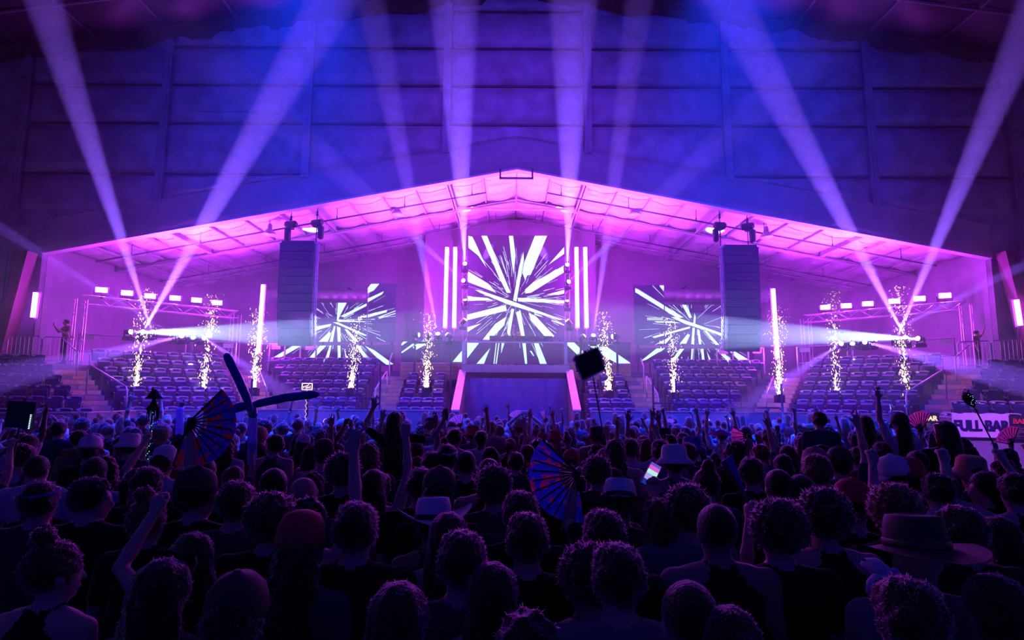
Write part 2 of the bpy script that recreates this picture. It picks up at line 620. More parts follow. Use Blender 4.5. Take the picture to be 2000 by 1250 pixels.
def screen(name, label, Y, rects, strokes, burst, to_px, seed, nthin=70, foot=None):
    """rects: list of px rectangles (x0, y0, x1, y1), each an LED cabinet wall; strokes: white shapes in zoom units."""
    rnd = random.Random(seed)
    root = empty(name, (0, Y, 0), 0, label, 'led screen')
    bx, by = burst
    polys = [[to_px(*p) for p in s] for s in strokes]
    for _ in range(nthin):
        a = rnd.uniform(0, 2 * math.pi)
        r0 = rnd.uniform(12, 90)
        r1 = r0 + rnd.uniform(6, 42)
        w = rnd.uniform(.35, .9)
        c, s = math.cos(a), math.sin(a)
        off = rnd.uniform(-6, 6)
        polys.append([(bx + c * r0 - s * (off - w / 2), by + s * r0 + c * (off - w / 2)), (bx + c * r1 - s * (off - w / 2), by + s * r1 + c * (off - w / 2)),
                      (bx + c * r1 - s * (off + w / 2), by + s * r1 + c * (off + w / 2)), (bx + c * r0 - s * (off + w / 2), by + s * r0 + c * (off + w / 2))])
    for (x0, y0, x1, y1) in rects:
        p, q = P(x0, y1, Y), P(x1, y0, Y)
        nx = max(1, round((q.x - p.x) / 1.0))
        nz = max(1, round((q.z - p.z) / 1.0))
        lit = MB()
        for poly in polys:
            c = clip_poly(poly, x0 + .4, y0 + .4, x1 - .4, y1 - .4)
            if len(c) < 3:
                continue
            ar = sum(c[i - 1][0] * c[i][1] - c[i][0] * c[i - 1][1] for i in range(len(c)))
            if abs(ar) < .2:
                continue
            vs = []
            for a in c:
                w = P(a[0], a[1], Y)
                vs.append((w.x, -.012, w.z))
            lit.add(vs, [tuple(range(len(vs)))])
        first = None
        for i in range(nx):
            for k in range(nz):
                xa, xb = p.x + (q.x - p.x) * i / nx, p.x + (q.x - p.x) * (i + 1) / nx
                za, zb = p.z + (q.z - p.z) * k / nz, p.z + (q.z - p.z) * (k + 1) / nz
                o = MB().box(((xa + xb) / 2, .05, (za + zb) / 2), (xb - xa - .006, .10, zb - za - .006)).build('led_tile', M_led, root)
        if foot is not None:
            for k in (.12, .88):
                MB().box((p.x + (q.x - p.x) * k, .16, (p.z + .3 + foot) / 2), (.08, .08, p.z + .3 - foot)).build('post', M_dsteel, root)
        if lit.f:
            tag(lit.build('lit_graphic', M_led_lit, root), 'white streaks bursting outward')
    return root


z2 = lambda X, Yy: (880 + X / 4.464, 440 + Yy / 4.464)
z5 = lambda X, Yy: (500 + X / 4.0, 420 + Yy / 4.0)
z6 = lambda X, Yy: (1000 + X / 4.0, 420 + Yy / 4.0)
BURST = [[(155, 92), (190, 100), (215, 150), (315, 372), (240, 265), (155, 195)], [(268, 92), (318, 92), (525, 590), (490, 590), (420, 450)],
         [(508, 92), (545, 92), (567, 260), (550, 430), (530, 300)], [(735, 92), (812, 92), (650, 480), (625, 410), (640, 330)],
         [(815, 92), (842, 92), (700, 430), (660, 440)], [(990, 190), (990, 250), (850, 348)],
         [(990, 350), (990, 410), (700, 590), (650, 595), (650, 560), (720, 500)], [(990, 563), (990, 595), (940, 608), (835, 605)],
         [(585, 632), (992, 655), (992, 680), (590, 665)], [(210, 563), (250, 565), (560, 670), (980, 825), (940, 825), (500, 690), (260, 590)],
         [(150, 620), (330, 635), (370, 658), (150, 655)], [(150, 400), (330, 510), (400, 590), (150, 495)],
         [(142, 780), (480, 695), (490, 745), (145, 828)], [(142, 890), (270, 855), (142, 935)], [(635, 232), (640, 300), (575, 665), (545, 655), (600, 350)],
         [(530, 730), (555, 730), (515, 970), (490, 940)], [(570, 760), (610, 740), (650, 985), (620, 985)],
         [(680, 765), (740, 790), (905, 965), (855, 1008), (700, 830)], [(480, 800), (470, 870), (345, 1000), (270, 1010), (390, 860)],
         [(730, 770), (795, 790), (795, 800), (730, 780)], [(880, 825), (990, 865), (990, 875), (880, 835)]]
Y_SCR = 28.6
screen('led_screen', 'tall central LED screen with white streaks bursting from its middle', Y_SCR, [(912, 460, 1103, 664)], BURST, (1007, 585), z2, 1, 160, 3.39)
DJF = [[(145, 1025), (250, 1025), (145, 1160)], [(345, 1070), (290, 1210), (225, 1210)], [(395, 1025), (403, 1025), (383, 1210), (374, 1210)],
       [(418, 1025), (427, 1025), (402, 1210), (392, 1210)], [(445, 1025), (470, 1025), (440, 1120)],
       [(625, 1025), (655, 1025), (668, 1212), (650, 1212)], [(725, 1025), (765, 1025), (840, 1212), (780, 1212)], [(690, 1095), (705, 1095), (730, 1140), (720, 1140)]]
Y_DJ = 26.2
dj_wall = screen('led_screen', 'low wide LED front of the performer booth above the blue drape', Y_DJ, [(911, 669, 1100, 711)], DJF, (1007, 590), z2, 2, 25)
Y_WING = 26.9
LS = [[(1135, 1070), (1245, 990), (1260, 1000), (1140, 1080)], [(1225, 1030), (1290, 985), (1375, 985), (1240, 1060)], [(1535, 1148), (1625, 1040), (1625, 1148)],
      [(1135, 1010), (1150, 988), (1185, 988), (1140, 1020)]]
screen('led_screen', 'low LED strip left of the performer booth above the wooden parapet', Y_WING, [(783, 666, 904, 709)], LS, (960, 600), z5, 3, 12)
RS = [[(425, 995), (485, 995), (600, 1110), (560, 1140), (430, 1015)], [(565, 995), (690, 995), (925, 1155), (925, 1165), (830, 1165), (730, 1110)]]
screen('led_screen', 'low LED strip right of the performer booth behind the furry square sign', Y_WING, [(1107, 668, 1231, 712)], RS, (1060, 600), z6, 4, 12)
Y_SIDE = 29.4
LSC = [[(870, 575), (900, 537), (965, 537), (920, 590), (872, 612)], [(868, 655), (1000, 595), (985, 620), (868, 685)], [(660, 790), (865, 690), (865, 710), (690, 800)],
       [(640, 685), (710, 685), (665, 770), (640, 825), (632, 830)], [(790, 800), (1025, 740), (1020, 760), (880, 800)], [(640, 815), (900, 835), (640, 835)],
       [(600, 838), (640, 838), (870, 940), (850, 945)], [(470, 870), (590, 850), (580, 870), (470, 900)], [(490, 990), (575, 910), (585, 930), (560, 990)],
       [(575, 990), (610, 865), (622, 870), (600, 990)], [(632, 870), (660, 880), (662, 990), (640, 990)], [(690, 890), (720, 900), (800, 990), (770, 990)],
       [(140, 1110), (290, 1020), (360, 1020), (200, 1110)], [(415, 1115), (500, 1020), (550, 1020), (460, 1115)], [(550, 1115), (575, 1020), (590, 1020), (570, 1115)],
       [(638, 1020), (660, 1020), (662, 1115), (640, 1115)], [(690, 1050), (715, 1115), (700, 1115)], [(780, 1020), (810, 1020), (870, 1112), (840, 1112)],
       [(850, 1020), (930, 1060), (1075, 1165), (1020, 1170), (940, 1110)], [(960, 795), (1090, 745), (1090, 752), (960, 803)], [(960, 805), (1090, 765), (1090, 772), (960, 812)]]
screen('led_screen', 'stepped LED screen with white streaks, beside the left hanging speaker column', Y_SIDE,
       [(618, 591, 717, 668), (718, 554, 774, 668), (534, 674, 771, 713)], LSC, (658, 628), z5, 5, 110, 3.39)
RSC = [[(957, 570), (985, 580), (1340, 800), (1290, 805), (957, 600)], [(1150, 548), (1188, 548), (1188, 592)], [(1325, 700), (1360, 700), (1405, 800), (1385, 805)],
       [(1415, 850), (1425, 765), (1435, 800), (1430, 860)], [(1240, 797), (1290, 800), (1640, 925), (1635, 940), (1350, 850)], [(1110, 830), (1250, 830), (1320, 845), (1130, 840)],
       [(1095, 950), (1390, 870), (1390, 885), (1110, 962)], [(1130, 1005), (1260, 940), (1200, 1005)], [(1310, 1005), (1370, 930), (1390, 935), (1360, 1005)],
       [(1400, 1010), (1410, 880), (1428, 880), (1420, 1010)], [(1445, 890), (1465, 900), (1480, 1010), (1460, 1010)], [(1500, 905), (1520, 905), (1620, 1015), (1590, 1015)],
       [(1000, 1145), (1130, 1042), (1195, 1042), (1050, 1130)], [(1240, 1145), (1310, 1045), (1345, 1045), (1270, 1145)], [(1395, 1145), (1402, 1045), (1415, 1045), (1408, 1145)],
       [(1475, 1045), (1495, 1045), (1505, 1145), (1485, 1145)], [(1520, 1060), (1560, 1145), (1540, 1145)], [(1585, 1045), (1620, 1045), (1730, 1150), (1690, 1150)],
       [(1695, 1060), (1740, 1065), (1885, 1152), (1790, 1155)], [(1055, 803), (1180, 803), (1180, 809), (1055, 809)], [(1055, 815), (1180, 815), (1180, 821), (1055, 821)]]
screen('led_screen', 'stepped LED screen with white streaks, beside the right hanging speaker column', Y_SIDE,
       [(1298, 595, 1412, 674), (1240, 557, 1297, 674), (1243, 680, 1472, 709)], RSC, (1355, 635), z6, 6, 110, 3.39)

# ------------------------------------------------------------------ stage decks, drape and tunnel
M_deck = mat('black_deck', (0.03, 0.03, 0.035), 0.5)
M_drape = mat('blue_velour_drape', (0.24, 0.28, 0.70), 0.95, var=.15, scale=2)
M_wood = mat('varnished_pine_parapet', (0.45, 0.24, 0.16), 0.5, var=.15, scale=4)
M_cap = mat('white_parapet_cap', (0.85, 0.85, 0.88), 0.4)
dz = P(1007, 713, Y_DJ).z
dl, dr = P(905, 712, Y_DJ).x, P(1109, 712, Y_DJ).x
stage = empty('stage_deck', (0, Y_DJ, 0), 0, 'raised black stage deck with pale lip under the performer booth', 'stage')
MB().box(((dl + dr) / 2, 1.4, dz - .32), (dr - dl, 2.9, .5)).build('deck', M_deck, stage)
MB().box(((dl + dr) / 2, -.10, dz - .17), (dr - dl + .1, .10, .32)).build('lip', M_steel, stage)
# pleated drape from the deck to the floor
mb = MB()
vs, fs = [], []
n = 80
for i in range(n + 1):
    x = dl + (dr - dl) * i / n
    y = Y_DJ - .02 + .007 * math.sin(i * 1.9) + .02 * math.sin(i * .7)
    vs += [(x, y, .0), (x, y, dz - .33)]
for i in range(n):
    fs.append((2 * i, 2 * i + 2, 2 * i + 3, 2 * i + 1))
mb.add(vs, fs)
tag(mb.build('stage_drape', M_drape, smooth=True), 'dark pleated drape hanging below the central stage lip', 'drape')
for s in (-1, 1):
    # sloping tunnel side wall with white cap
    top = P(1008 + s * 104, 722, Y_DJ)
    low = P(1008 + s * 119, 800, 22.4)
    x0, x1 = top.x, low.x
    side = 'left' if s < 0 else 'right'
    r = empty('tunnel_parapet', (0, 0, 0), 0, 'sloping parapet with bright white cap on the %s of the blue drape' % side, 'parapet', 'tunnel parapets')
    w = .13
    MB().hexa([(x0 - w, top.y, 0), (x1 - w, low.y, 0), (x1 + w, low.y, 0), (x0 + w, top.y, 0),
               (x0 - w, top.y, top.z - .06), (x1 - w, low.y, low.z - .06), (x1 + w, low.y, low.z - .06), (x0 + w, top.y, top.z - .06)]).build('parapet_wall', M_conc, r)
    MB().hexa([(x0 - w - .02, top.y, top.z - .06), (x1 - w - .02, low.y - .02, low.z - .06), (x1 + w + .02, low.y - .02, low.z - .06), (x0 + w + .02, top.y, top.z - .06),
               (x0 - w - .02, top.y, top.z), (x1 - w - .02, low.y - .02, low.z), (x1 + w + .02, low.y - .02, low.z), (x0 + w + .02, top.y, top.z)]).build('cap', M_cap, r)
    # wing deck with wooden parapet carrying the LED strip
    a, b = P(1008 - 226, 730, Y_WING - .1), P(1008 - 104, 710, Y_WING - .1)
    xm, ww = s * abs(a.x + b.x) / 2, abs(b.x - a.x)
    r = empty('wing_deck', (xm, Y_WING, 0), 0, 'wooden parapet and deck below the LED strip %s of the booth' % side, 'platform', 'wing decks')
    MB().box((0, .9, b.z - .25), (ww, 2.0, .4)).build('deck', M_deck, r)
    for lx in (-.46, .46):
        MB().box((ww * lx, .9, (b.z - .45) / 2), (.1, .1, b.z - .45)).build('leg', M_dsteel, r)
    n = 4
    for i in range(n):
        hh = (b.z - a.z + .25) / n
        MB().box((0, -.12, b.z - hh * (i + .5)), (ww, .06, hh - .012)).build('plank', M_wood, r)
    MB().box((0, -.1, b.z + .02), (ww + .06, .14, .04)).build('cap', mat('pink_painted_cap', (.7, .5, .6), .5), r)
# booth frame of pink-lit pipe around the LED front
M_pipe = mat('galvanised_pipe', (0.62, 0.60, 0.64), 0.35, metal=0.6)
r = empty('booth_frame', (0, Y_DJ - .15, 0), 0, 'square pipe frame standing around the booth LED front', 'frame')
tl, br_ = P(906, 668, Y_DJ - .15), P(1105, 712, Y_DJ - .15)
for x in (tl.x, br_.x):
    MB().box((x, 0, (tl.z + br_.z) / 2), (.14, .12, tl.z - br_.z)).build('upright', M_pipe, r)
MB().box(((tl.x + br_.x) / 2, 0, tl.z), (br_.x - tl.x, .08, .07)).build('top_rail', M_pipe, r)
for i in range(9):
    MB().lathe([(.02, 0), (.035, .02), (.03, .07), (.015, .09)], 8, Matrix.Translation((tl.x + (br_.x - tl.x) * (i + .5) / 9, 0, tl.z + .03))).build('knob', M_black, r)
# performer table with gear behind the frame
ta, tb = P(957, 664, 26.9), P(1078, 664, 26.9)
r = empty('performer_table', ((ta.x + tb.x) / 2, 26.9, 0), 0, 'black table with mixer and players behind the booth frame', 'table')
MB().box((0, 0, ta.z), (tb.x - ta.x, .7, .08)).build('table_top', M_black, r)
for i in range(5):
    MB().box((-1.2 + i * .6, -.05, ta.z + .10), (.42, .45, .13)).build('player', M_black, r)
for x in (-1.3, 1.3):
    MB().box((x, 0, (ta.z - .04 + dz - .06) / 2), (.08, .5, ta.z - .04 - dz + .06)).build('leg', M_black, r)

# ------------------------------------------------------------------ hanging speaker columns with hoists
M_spk = mat('speaker_black', (0.025, 0.027, 0.045), 0.55, bump=.2, bscale=200)
M_grille = mat('speaker_grille', (0.03, 0.033, 0.06), 0.6, bump=.4, bscale=400)
Y_ARR = 23.55
for s in (-1, 1):
    side = 'left' if s < 0 else 'right'
    tl, trr = (P(553, 478, Y_ARR), P(619, 478, Y_ARR)) if s < 0 else (P(1409, 486, Y_ARR), P(1475, 486, Y_ARR))
    bt = P(585, 673, Y_ARR) if s < 0 else P(1443, 684, Y_ARR)
    cx, w = (tl.x + trr.x) / 2, trr.x - tl.x
    H = tl.z - bt.z
    r = empty('line_array_speaker', (cx, Y_ARR, bt.z), 0, 'tall dark hanging column of speaker cabinets on the %s of the stage' % side, 'speaker', 'hanging speaker columns')
    ncab = 12
    y, z, ang = 0.0, H, 0.0
    h = H / ncab * 1.005
    for k in range(ncab):
        ang = math.radians(max(0, k - 3) ** 1.6 * .42)
        rot = Matrix.Rotation(ang, 3, 'X')
        c = Vector((0, y, z)) + rot @ Vector((0, .0, -h / 2))
        wk = w - .05 * max(0, k - 5) / 6
        cab = MB().box(c, (wk, .62, h - .012), rot)
        o = cab.build('cabinet', M_spk, r)
        MB().box(c + rot @ Vector((0, -.32, 0)), (wk - .06, .03, h - .03), rot).build('grille', M_grille, o)
        e = rot @ Vector((0, 0, -h))
        y, z = y + e.y, z + e.z
    inner = -s
    # rigging rail with cable chain down the inner edge
    rail = MB()
    pts = []
    y, z = 0.0, H
    for k in range(ncab * 2 + 1):
        a = math.radians(max(0, k / 2 - 3) ** 1.6 * .42)
        pts.append(Vector((inner * (w / 2 + .05), y - .2, z)))
        e = Matrix.Rotation(a, 3, 'X') @ Vector((0, 0, -h / 2))
        y, z = y + e.y, z + e.z
    rail.tube(pts, .035, 6)
    for k in range(0, len(pts) - 1):
        rail.tube([pts[k] + Vector((inner * .05, 0, 0)), (pts[k] + pts[k + 1]) / 2 + Vector((inner * .10, -.02, 0)), pts[k + 1] + Vector((inner * .05, 0, 0))], .028, 5)
    rail.build('rigging_rail', mat('worn_rigging_steel', (.5, .42, .5), .4, metal=.3), r)
    MB().box((0, 0, H + .06), (w * .95, .5, .10)).build('fly_frame', M_dsteel, r)
    for q in (-1, 1):
        MB().box((q * w * .46, -.1, H + .05), (.30, .16, .05), Matrix.Rotation(q * .35, 3, 'Y')).build('frame_plate', M_pipe, r)
    hx = [(-.36, 568, 443), (.40, 619, 440)] if s < 0 else [(-.40, 1406, 445), (.36, 1460, 447)]
    for j, (ox, px, py) in enumerate(hx):
        hp = P(px, py, Y_ARR)
        ro = empty('chain_hoist', hp, RNG.uniform(-.6, .6), 'black chain hoist with hanging chain bag, %s of the pair above the %s speaker column' % (('left', 'right')[j], side), 'hoist', 'chain hoists over the speakers')
        mb = MB()
        mb.tube([(-.26, 0, .1), (-.2, 0, .1), (.2, 0, .1), (.26, 0, .1)], [.08, .14, .14, .09], 10)
        mb.build('motor', M_black, ro, smooth=False)
        MB().box((0, 0, -.02), (.2, .22, .16)).build('gearbox', M_black, ro)
        MB().lathe([(.06, .05), (.13, 0), (.12, -.45), (.06, -.5)], 8, Matrix.Translation((-.17 * (1 if j == 0 else -1), .05, -.08))).build('chain_bag', M_black, ro, smooth=True)
        mb = MB()
        mb.tube([(0, 0, .15), (0, 0, opening_z(hp.x) - hp.z + .2)], .018, 5)
        mb.lathe([(.0, -.05), (.06, 0), (.03, .06), (.05, .12), (.02, .2)], 8, Matrix.Translation((0, 0, opening_z(hp.x) - hp.z - .25)))
        mb.build('hook_cable', M_black, ro)
        mb = MB()
        zb = bt.z + H + .12 - hp.z
        nl = 14
        for q in range(nl):
            za = -.1 + (zb + .1) * q / nl
            mb.box((0, 0, za + (zb + .1) / nl / 2), (.05 if q % 2 else .02, .02 if q % 2 else .05, abs(zb + .1) / nl * 1.1))
        mb.build('lift_chain', M_dsteel, ro)
# high-bay bell lamps, unlit
M_bell = mat('acrylic_bell', (0.8, 0.78, 0.8), 0.25)
bell = None
for j, (px, py, Y, lab) in enumerate(((776, 414, 26.0, 'left of the roof peak, nearer the middle'), (1240, 414, 26.0, 'right of the roof peak, nearer the middle'),
                                      (527, 452, 24.6, 'above the left speaker column'), (1497, 457, 24.6, 'above the right speaker column'))):
    p = P(px, py, Y)
    ro = empty('bell_lamp', p, 0, 'unlit bell-shaped high bay lamp hanging %s' % lab, 'lamp', 'high bay lamps under the low roof')
    MB().lathe([(.27, -.16), (.28, -.14), (.20, .0), (.12, .09), (.09, .11)], 18).build('shade', M_bell, ro, smooth=True)
    MB().lathe([(.09, .11), (.10, .13), (.09, .30), (.04, .34)], 12).build('ballast', M_steel, ro, smooth=True)
    MB().tube([(0, 0, .33), (0, 0, opening_z(p.x) - p.z + .3)], .015, 5).build('stem', M_dsteel, ro)

# ------------------------------------------------------------------ stage lights
M_lens = {}


def lens_mat(strength):
    return mat('lamp_lens_%d' % strength, (.1, .1, .1), .3, emit=(0.72, 0.85, 1.0), strength=strength, sample=False)


M_tube = mat('strobe_tube_lit', (.1, .1, .1), .3, emit=(0.60, 0.022, 1.0), strength=330 * G_STAGE)
M_tube_small = mat('small_tube_lit', (.1, .1, .1), .3, emit=(0.55, 0.06, 1.0), strength=40)
M_blind = mat('blinder_lit', (.1, .1, .1), .3, emit=(0.58, 0.03, 1.0), strength=560 * G_STAGE)


def tube_light(px0, py0, px1, py1, Y, label, nseg=1, base=True):
    a, b = P(px0, py0, Y), P(px1, py1, Y)
    r = empty('light_tube', b, 0, label, 'tube light', 'upright light tubes')
    d = a - b
    L = d.length
    u = d.normalized()
    for k in range(nseg):
        p0, p1 = u * (L * k / nseg + .012), u * (L * (k + 1) / nseg - .012)
        MB().tube([p0, p1], .085, 10).build('lit_tube', M_tube_small if nseg == 1 else M_tube, r, smooth=True)
    side = u.cross(Vector((0, 1, 0))).normalized()
    MB().hexa([side * -.11 + Vector((0, .10, -.05)), side * .11 + Vector((0, .10, -.05)), side * .11 + Vector((0, .17, -.05)), side * -.11 + Vector((0, .17, -.05)),
               d + side * -.11 + Vector((0, .10, .05)), d + side * .11 + Vector((0, .10, .05)), d + side * .11 + Vector((0, .17, .05)), d + side * -.11 + Vector((0, .17, .05))]).build('housing', M_dsteel, r)
    if base:
        L0 = b.z - 3.39
        MB().tube([(0, .13, -.05), (0, .13, -L0 + .04)], .03, 6).build('stand', M_dsteel, r)
        MB().box((0, .13, -L0 + .02), (.24, .40, .04)).build('base', M_dsteel, r)
    return r


for (x, xb, nm) in ((873, 869, 'outer tube of the left pair beside the tall screen'), (889, 887, 'inner tube of the left pair beside the tall screen'),
                    (1126, 1128, 'inner tube of the right pair beside the tall screen'), (1143, 1146, 'outer tube of the right pair beside the tall screen')):
    tube_light(x, 483, xb, 640, 28.2, 'tall glowing segmented light tube, ' + nm, 4)
tube_light(514, 556, 504, 690, 27.6, 'tall glowing light tube behind sparks, left of the left speaker column', 4)
tube_light(1510, 564, 1519, 700, 27.6, 'tall glowing light tube behind sparks, right of the right speaker column', 4)
tube_light(70, 571, 64, 620, 22.3, 'short glowing light tube standing alone at the far left concourse', 1)
tube_light(1985, 585, 1993, 636, 22.3, 'short glowing light tube at the far right concourse', 1)

# blinder trusses either side
M_truss = mat('aluminium_truss', (0.6, 0.58, 0.62), 0.3, metal=.7)


def truss(name, pts, label, w=.30, legs=(), group='lighting trusses', toe=None):
    """Box truss along the line pts[0]->pts[1]; legs: list of (t, foot z)."""
    a, b = Vector(pts[0]), Vector(pts[1])
    r = empty(name, a, 0, label, 'truss', group)
    d = b - a
    u = d.normalized()
    sd = u.cross(Vector((0, 0, 1))).normalized()
    up = sd.cross(u).normalized()

    def run(p0, u, sd, up, L, nm):
        mb = MB()
        for i, j in ((-1, -1), (1, -1), (1, 1), (-1, 1)):
            o = sd * (i * w / 2) + up * (j * w / 2)
            mb.tube([p0 + o, p0 + o + u * L], .022, 5)
        n = max(2, int(L / .45))
        for k in range(n):
            t0, t1 = L * k / n, L * (k + 1) / n
            for i in (-1, 1):
                q = 1 if k % 2 else -1
                mb.tube([p0 + u * t0 + sd * (i * w / 2) + up * (q * w / 2), p0 + u * t1 + sd * (i * w / 2) - up * (q * w / 2)], .012, 4)
        mb.build(nm, M_truss, r)
    run(Vector((0, 0, 0)), u, sd, up, d.length, 'span')
    for t, zf in legs:
        p = d * t
        L = a.z + p.z - zf
        run(p + Vector((0, 0, -L)), Vector((0, 0, 1)), u, sd, L, 'tower')
    return r


LEFT_BL = [(198, 566), (248, 572), (293, 578), (342, 582), (384, 586), (424, 591)]
RIGHT_BL = [(1612, 600), (1653, 597), (1695, 593), (1747, 588), (1796, 583), (1846, 577)]
for s, L in ((-1, LEFT_BL), (1, RIGHT_BL)):
    side = 'left' if s < 0 else 'right'
    Ys = [24.2, 24.9, 25.6, 26.3, 27.0, 27.7]
    if s > 0:
        Ys = Ys[::-1]
    pts = [P(x, y, Yv) for (x, y), Yv in zip(L, Ys)]
    e0, e1 = (pts[0], pts[-1])
    dd = (e1 - e0).normalized() * .8
    truss('lighting_truss', (e0 - dd + Vector((0, .25, -.46)), e1 + dd + Vector((0, .25, -.46))), 'aluminium truss on two towers carrying blinders on the %s of the stage' % side, .35, ((0.0, 3.39), (1.0, 3.39)))
    for j, p in enumerate(pts):
        rz = s * -.45
        r = empty('blinder_lamp', p, rz, '%s blinder lamp from the %s end of the %s truss' % (ordinal(j + 1), 'left', side), 'blinder light', 'glowing blinder lamps on the trusses')
        MB().box((0, .14, 0), (.50, .22, .26)).build('housing', M_dsteel, r)
        MB().box((0, .02, 0), (.40, .02, .19)).build('lit_face', M_blind, r)
        MB().box((0, .16, -.27), (.10, .05, .12)).box((0, .16, -.20), (.54, .05, .03)).box((-.27, .16, -.10), (.025, .05, .2)).box((.27, .16, -.10), (.025, .05, .2)).build('yoke', M_dsteel, r)


def moving_head(px, py, Y, target, color, power, size, label, blend=.35, lens=25, group='moving head beam lamps', flip=False):
    p = P(px, py, Y)
    d = (Vector(target) - p).normalized()
    r = empty('moving_head_lamp', p, 0, label, 'stage light', group)
    q = d.to_track_quat('Z', 'Y').to_matrix().to_4x4()
    MB().lathe([(.03, -.30), (.10, -.28), (.12, -.05), (.10, .0)], 12, q).build('head', M_black, r, smooth=True)
    MB().lathe([(.085, .001), (.09, .01), (.06, .03)], 12, q).build('lens', lens_mat(lens), r, smooth=True)
    hd = Vector((d.x, d.y, 0)).normalized() if abs(d.z) < .95 else Vector((0, 1, 0))
    sd = hd.cross(Vector((0, 0, 1)))
    mb = MB()
    zf = 1 if flip else -1
    cy = d * -.15
    for k in (-1, 1):
        mb.tube([cy + sd * (.15 * k), cy + sd * (.15 * k) + Vector((0, 0, zf * .20))], .03, 6)
    mb.tube([cy + sd * -.17 + Vector((0, 0, zf * .21)), cy + sd * .17 + Vector((0, 0, zf * .21))], .035, 6)
    mb.build('yoke', M_black, r)
    MB().box(cy + Vector((0, 0, zf * .30)), (.30, .26, .13)).build('base', M_black, r)
    lamp('beam', 'SPOT', d * .06, d * 5, color, power * G_BEAM, size, blend, .04, r)
    return r


CY = (0.40, 0.52, 1.0)
LV = (0.26, 0.10, 1.0)
# (px, py, Y, target px, py, Y, power, cone, where)
HEADS = [
    (255, 648, 24.8, 620, 652, 21.5, .8, 8.0, 'throwing a wide flat beam inward', CY),
    (297, 648, 25.0, 140, 170, 16.0, 2.2, 4.0, 'throwing a beam up over the left end of the truss', LV),
    (279, 648, 25.0, 540, 190, 16.5, 2.2, 4.4, 'throwing a beam up toward the roof peak', LV),
    (335, 652, 25.2, 5, 448, 20.5, 1.5, 3.8, 'throwing a beam up across the outermost blinder', LV),
    (355, 656, 25.3, 5, 738, 14.5, .24, 4.2, 'throwing a beam down across the nearby seats', LV),
    (377, 659, 25.5, 371, 740, 24.0, .06, 6.0, 'pointing straight down at the seats', LV),
    (399, 660, 25.7, 520, 742, 21.0, .16, 4.0, 'throwing a faint beam down toward the balloon', LV)]
for s in (-1, 1):
    side = 'left' if s < 0 else 'right'
    for j, (px, py, Y, tx, ty, tY, pw, cone, where, colr) in enumerate(HEADS):
        if s > 0:
            px, tx = 2018 - px + 28, 2018 - tx + 28
            if j == 0:
                px, py, tx, ty = 1793, 661, 1410, 650
            elif j == 1:
                px, py, tx, ty = 1768, 659, 1500, 150
            elif j == 2:
                px, py, tx, ty = 1752, 660, 1945, 200
            elif j == 3:
                px, py, tx, ty = 1710, 663, 1995, 520
            elif j == 4:
                px, py, tx, ty = 1689, 668, 1998, 745
            elif j == 5:
                px, py, tx, ty = 1665, 671, 1667, 742
            else:
                px, py, tx, ty = 1643, 671, 1520, 752
        moving_head(px, py, Y, P(tx, ty, tY), colr, pw * 30000, cone, '%s rail beam lamp %s' % (side, where), lens=30)
# floor cluster by the booth
CEN = [(818, 654, 26.0, 1000, 650, 25.2, .22, 4.5, 'sending a flat beam across it', CY),
       (855, 652, 26.3, 752, 140, 17.0, 1.5, 4.0, 'throwing a beam steeply up', LV),
       (873, 653, 26.4, 640, 470, 26.8, .32, 4.5, 'throwing a beam up behind the speaker column', LV),
       (840, 653, 26.2, 990, 440, 29.5, .18, 4.0, 'throwing a faint beam up behind the tall screen', LV)]
for s in (-1, 1):
    side = 'left' if s < 0 else 'right'
    for j, (px, py, Y, tx, ty, tY, pw, cone, where, colr) in enumerate(CEN):
        if s > 0:
            px, tx = 2014 - px, 2014 - tx
            py += 3
            if j == 1:
                tx, ty = 1232, 120
            if j == 2:
                tx, ty = 1370, 470
        moving_head(px, py, Y, P(tx, ty, tY), colr, pw * 30000, cone, 'beam lamp just %s of the booth, %s' % (side, where), lens=25)
    sa, sb = P(1008 + s * 196, 665, 26.2), P(1008 + s * 128, 665, 26.4)
    mb = MB()
    zs = P(855, 652, 26.3).z - .40
    mb.box(((sa.x + sb.x) / 2, 26.25, zs), (abs(sb.x - sa.x) + .3, .5, .06))
    for k in (-1, 1):
        mb.box(((sa.x + sb.x) / 2 + k * (abs(sb.x - sa.x) / 2 + .05), 26.35, zs / 2), (.08, .08, zs))
    tag(mb.build('lamp_shelf', M_dsteel), 'low dark shelf carrying the beam lamps %s of the booth' % side, 'shelf', 'lamp shelves')
    # column of four heads beside the tall screen
    for j, (py, tpx, tpy, tY, pw, cone) in enumerate(((515, 899, 300, 20.3, 1.0, 6.0), (548, 760, 420, 20.5, .25, 4), (586, 901, 440, 26.4, .004, 5), (624, 1000, 520, 27.8, .22, 5))):
        px = 908 if j != 1 else 905
        if s > 0:
            px, tpx = 2016 - px, 2012 - tpx
        moving_head(px, py + (2 if s > 0 else 0), 27.9, P(tpx, tpy, tY), (LV, LV, LV, CY)[j], pw * 30000, cone,
                    'beam lamp %s in the column on the tall screen %s edge' % (('topmost', 'second from the top', 'second from the bottom', 'lowest')[j], side), lens=22)
    p0, p1 = P(1008 + s * 100, 690, 28.0), P(1008 + s * 100, 500, 28.0)
    mb = MB()
    for dx in (-.1, .1):
        mb.tube([p0 + Vector((dx, 0, 0)), p1 + Vector((dx, 0, 0))], .02, 5)
    for k in range(10):
        z = p0.z + (p1.z - p0.z) * k / 10
        mb.tube([(p0.x - .1, 28.0, z), (p0.x + .1, 28.0, z + .25)], .012, 4)
    tag(mb.build('light_ladder', M_truss), 'slim truss ladder at the %s edge of the tall screen' % side, 'truss', 'light ladders')
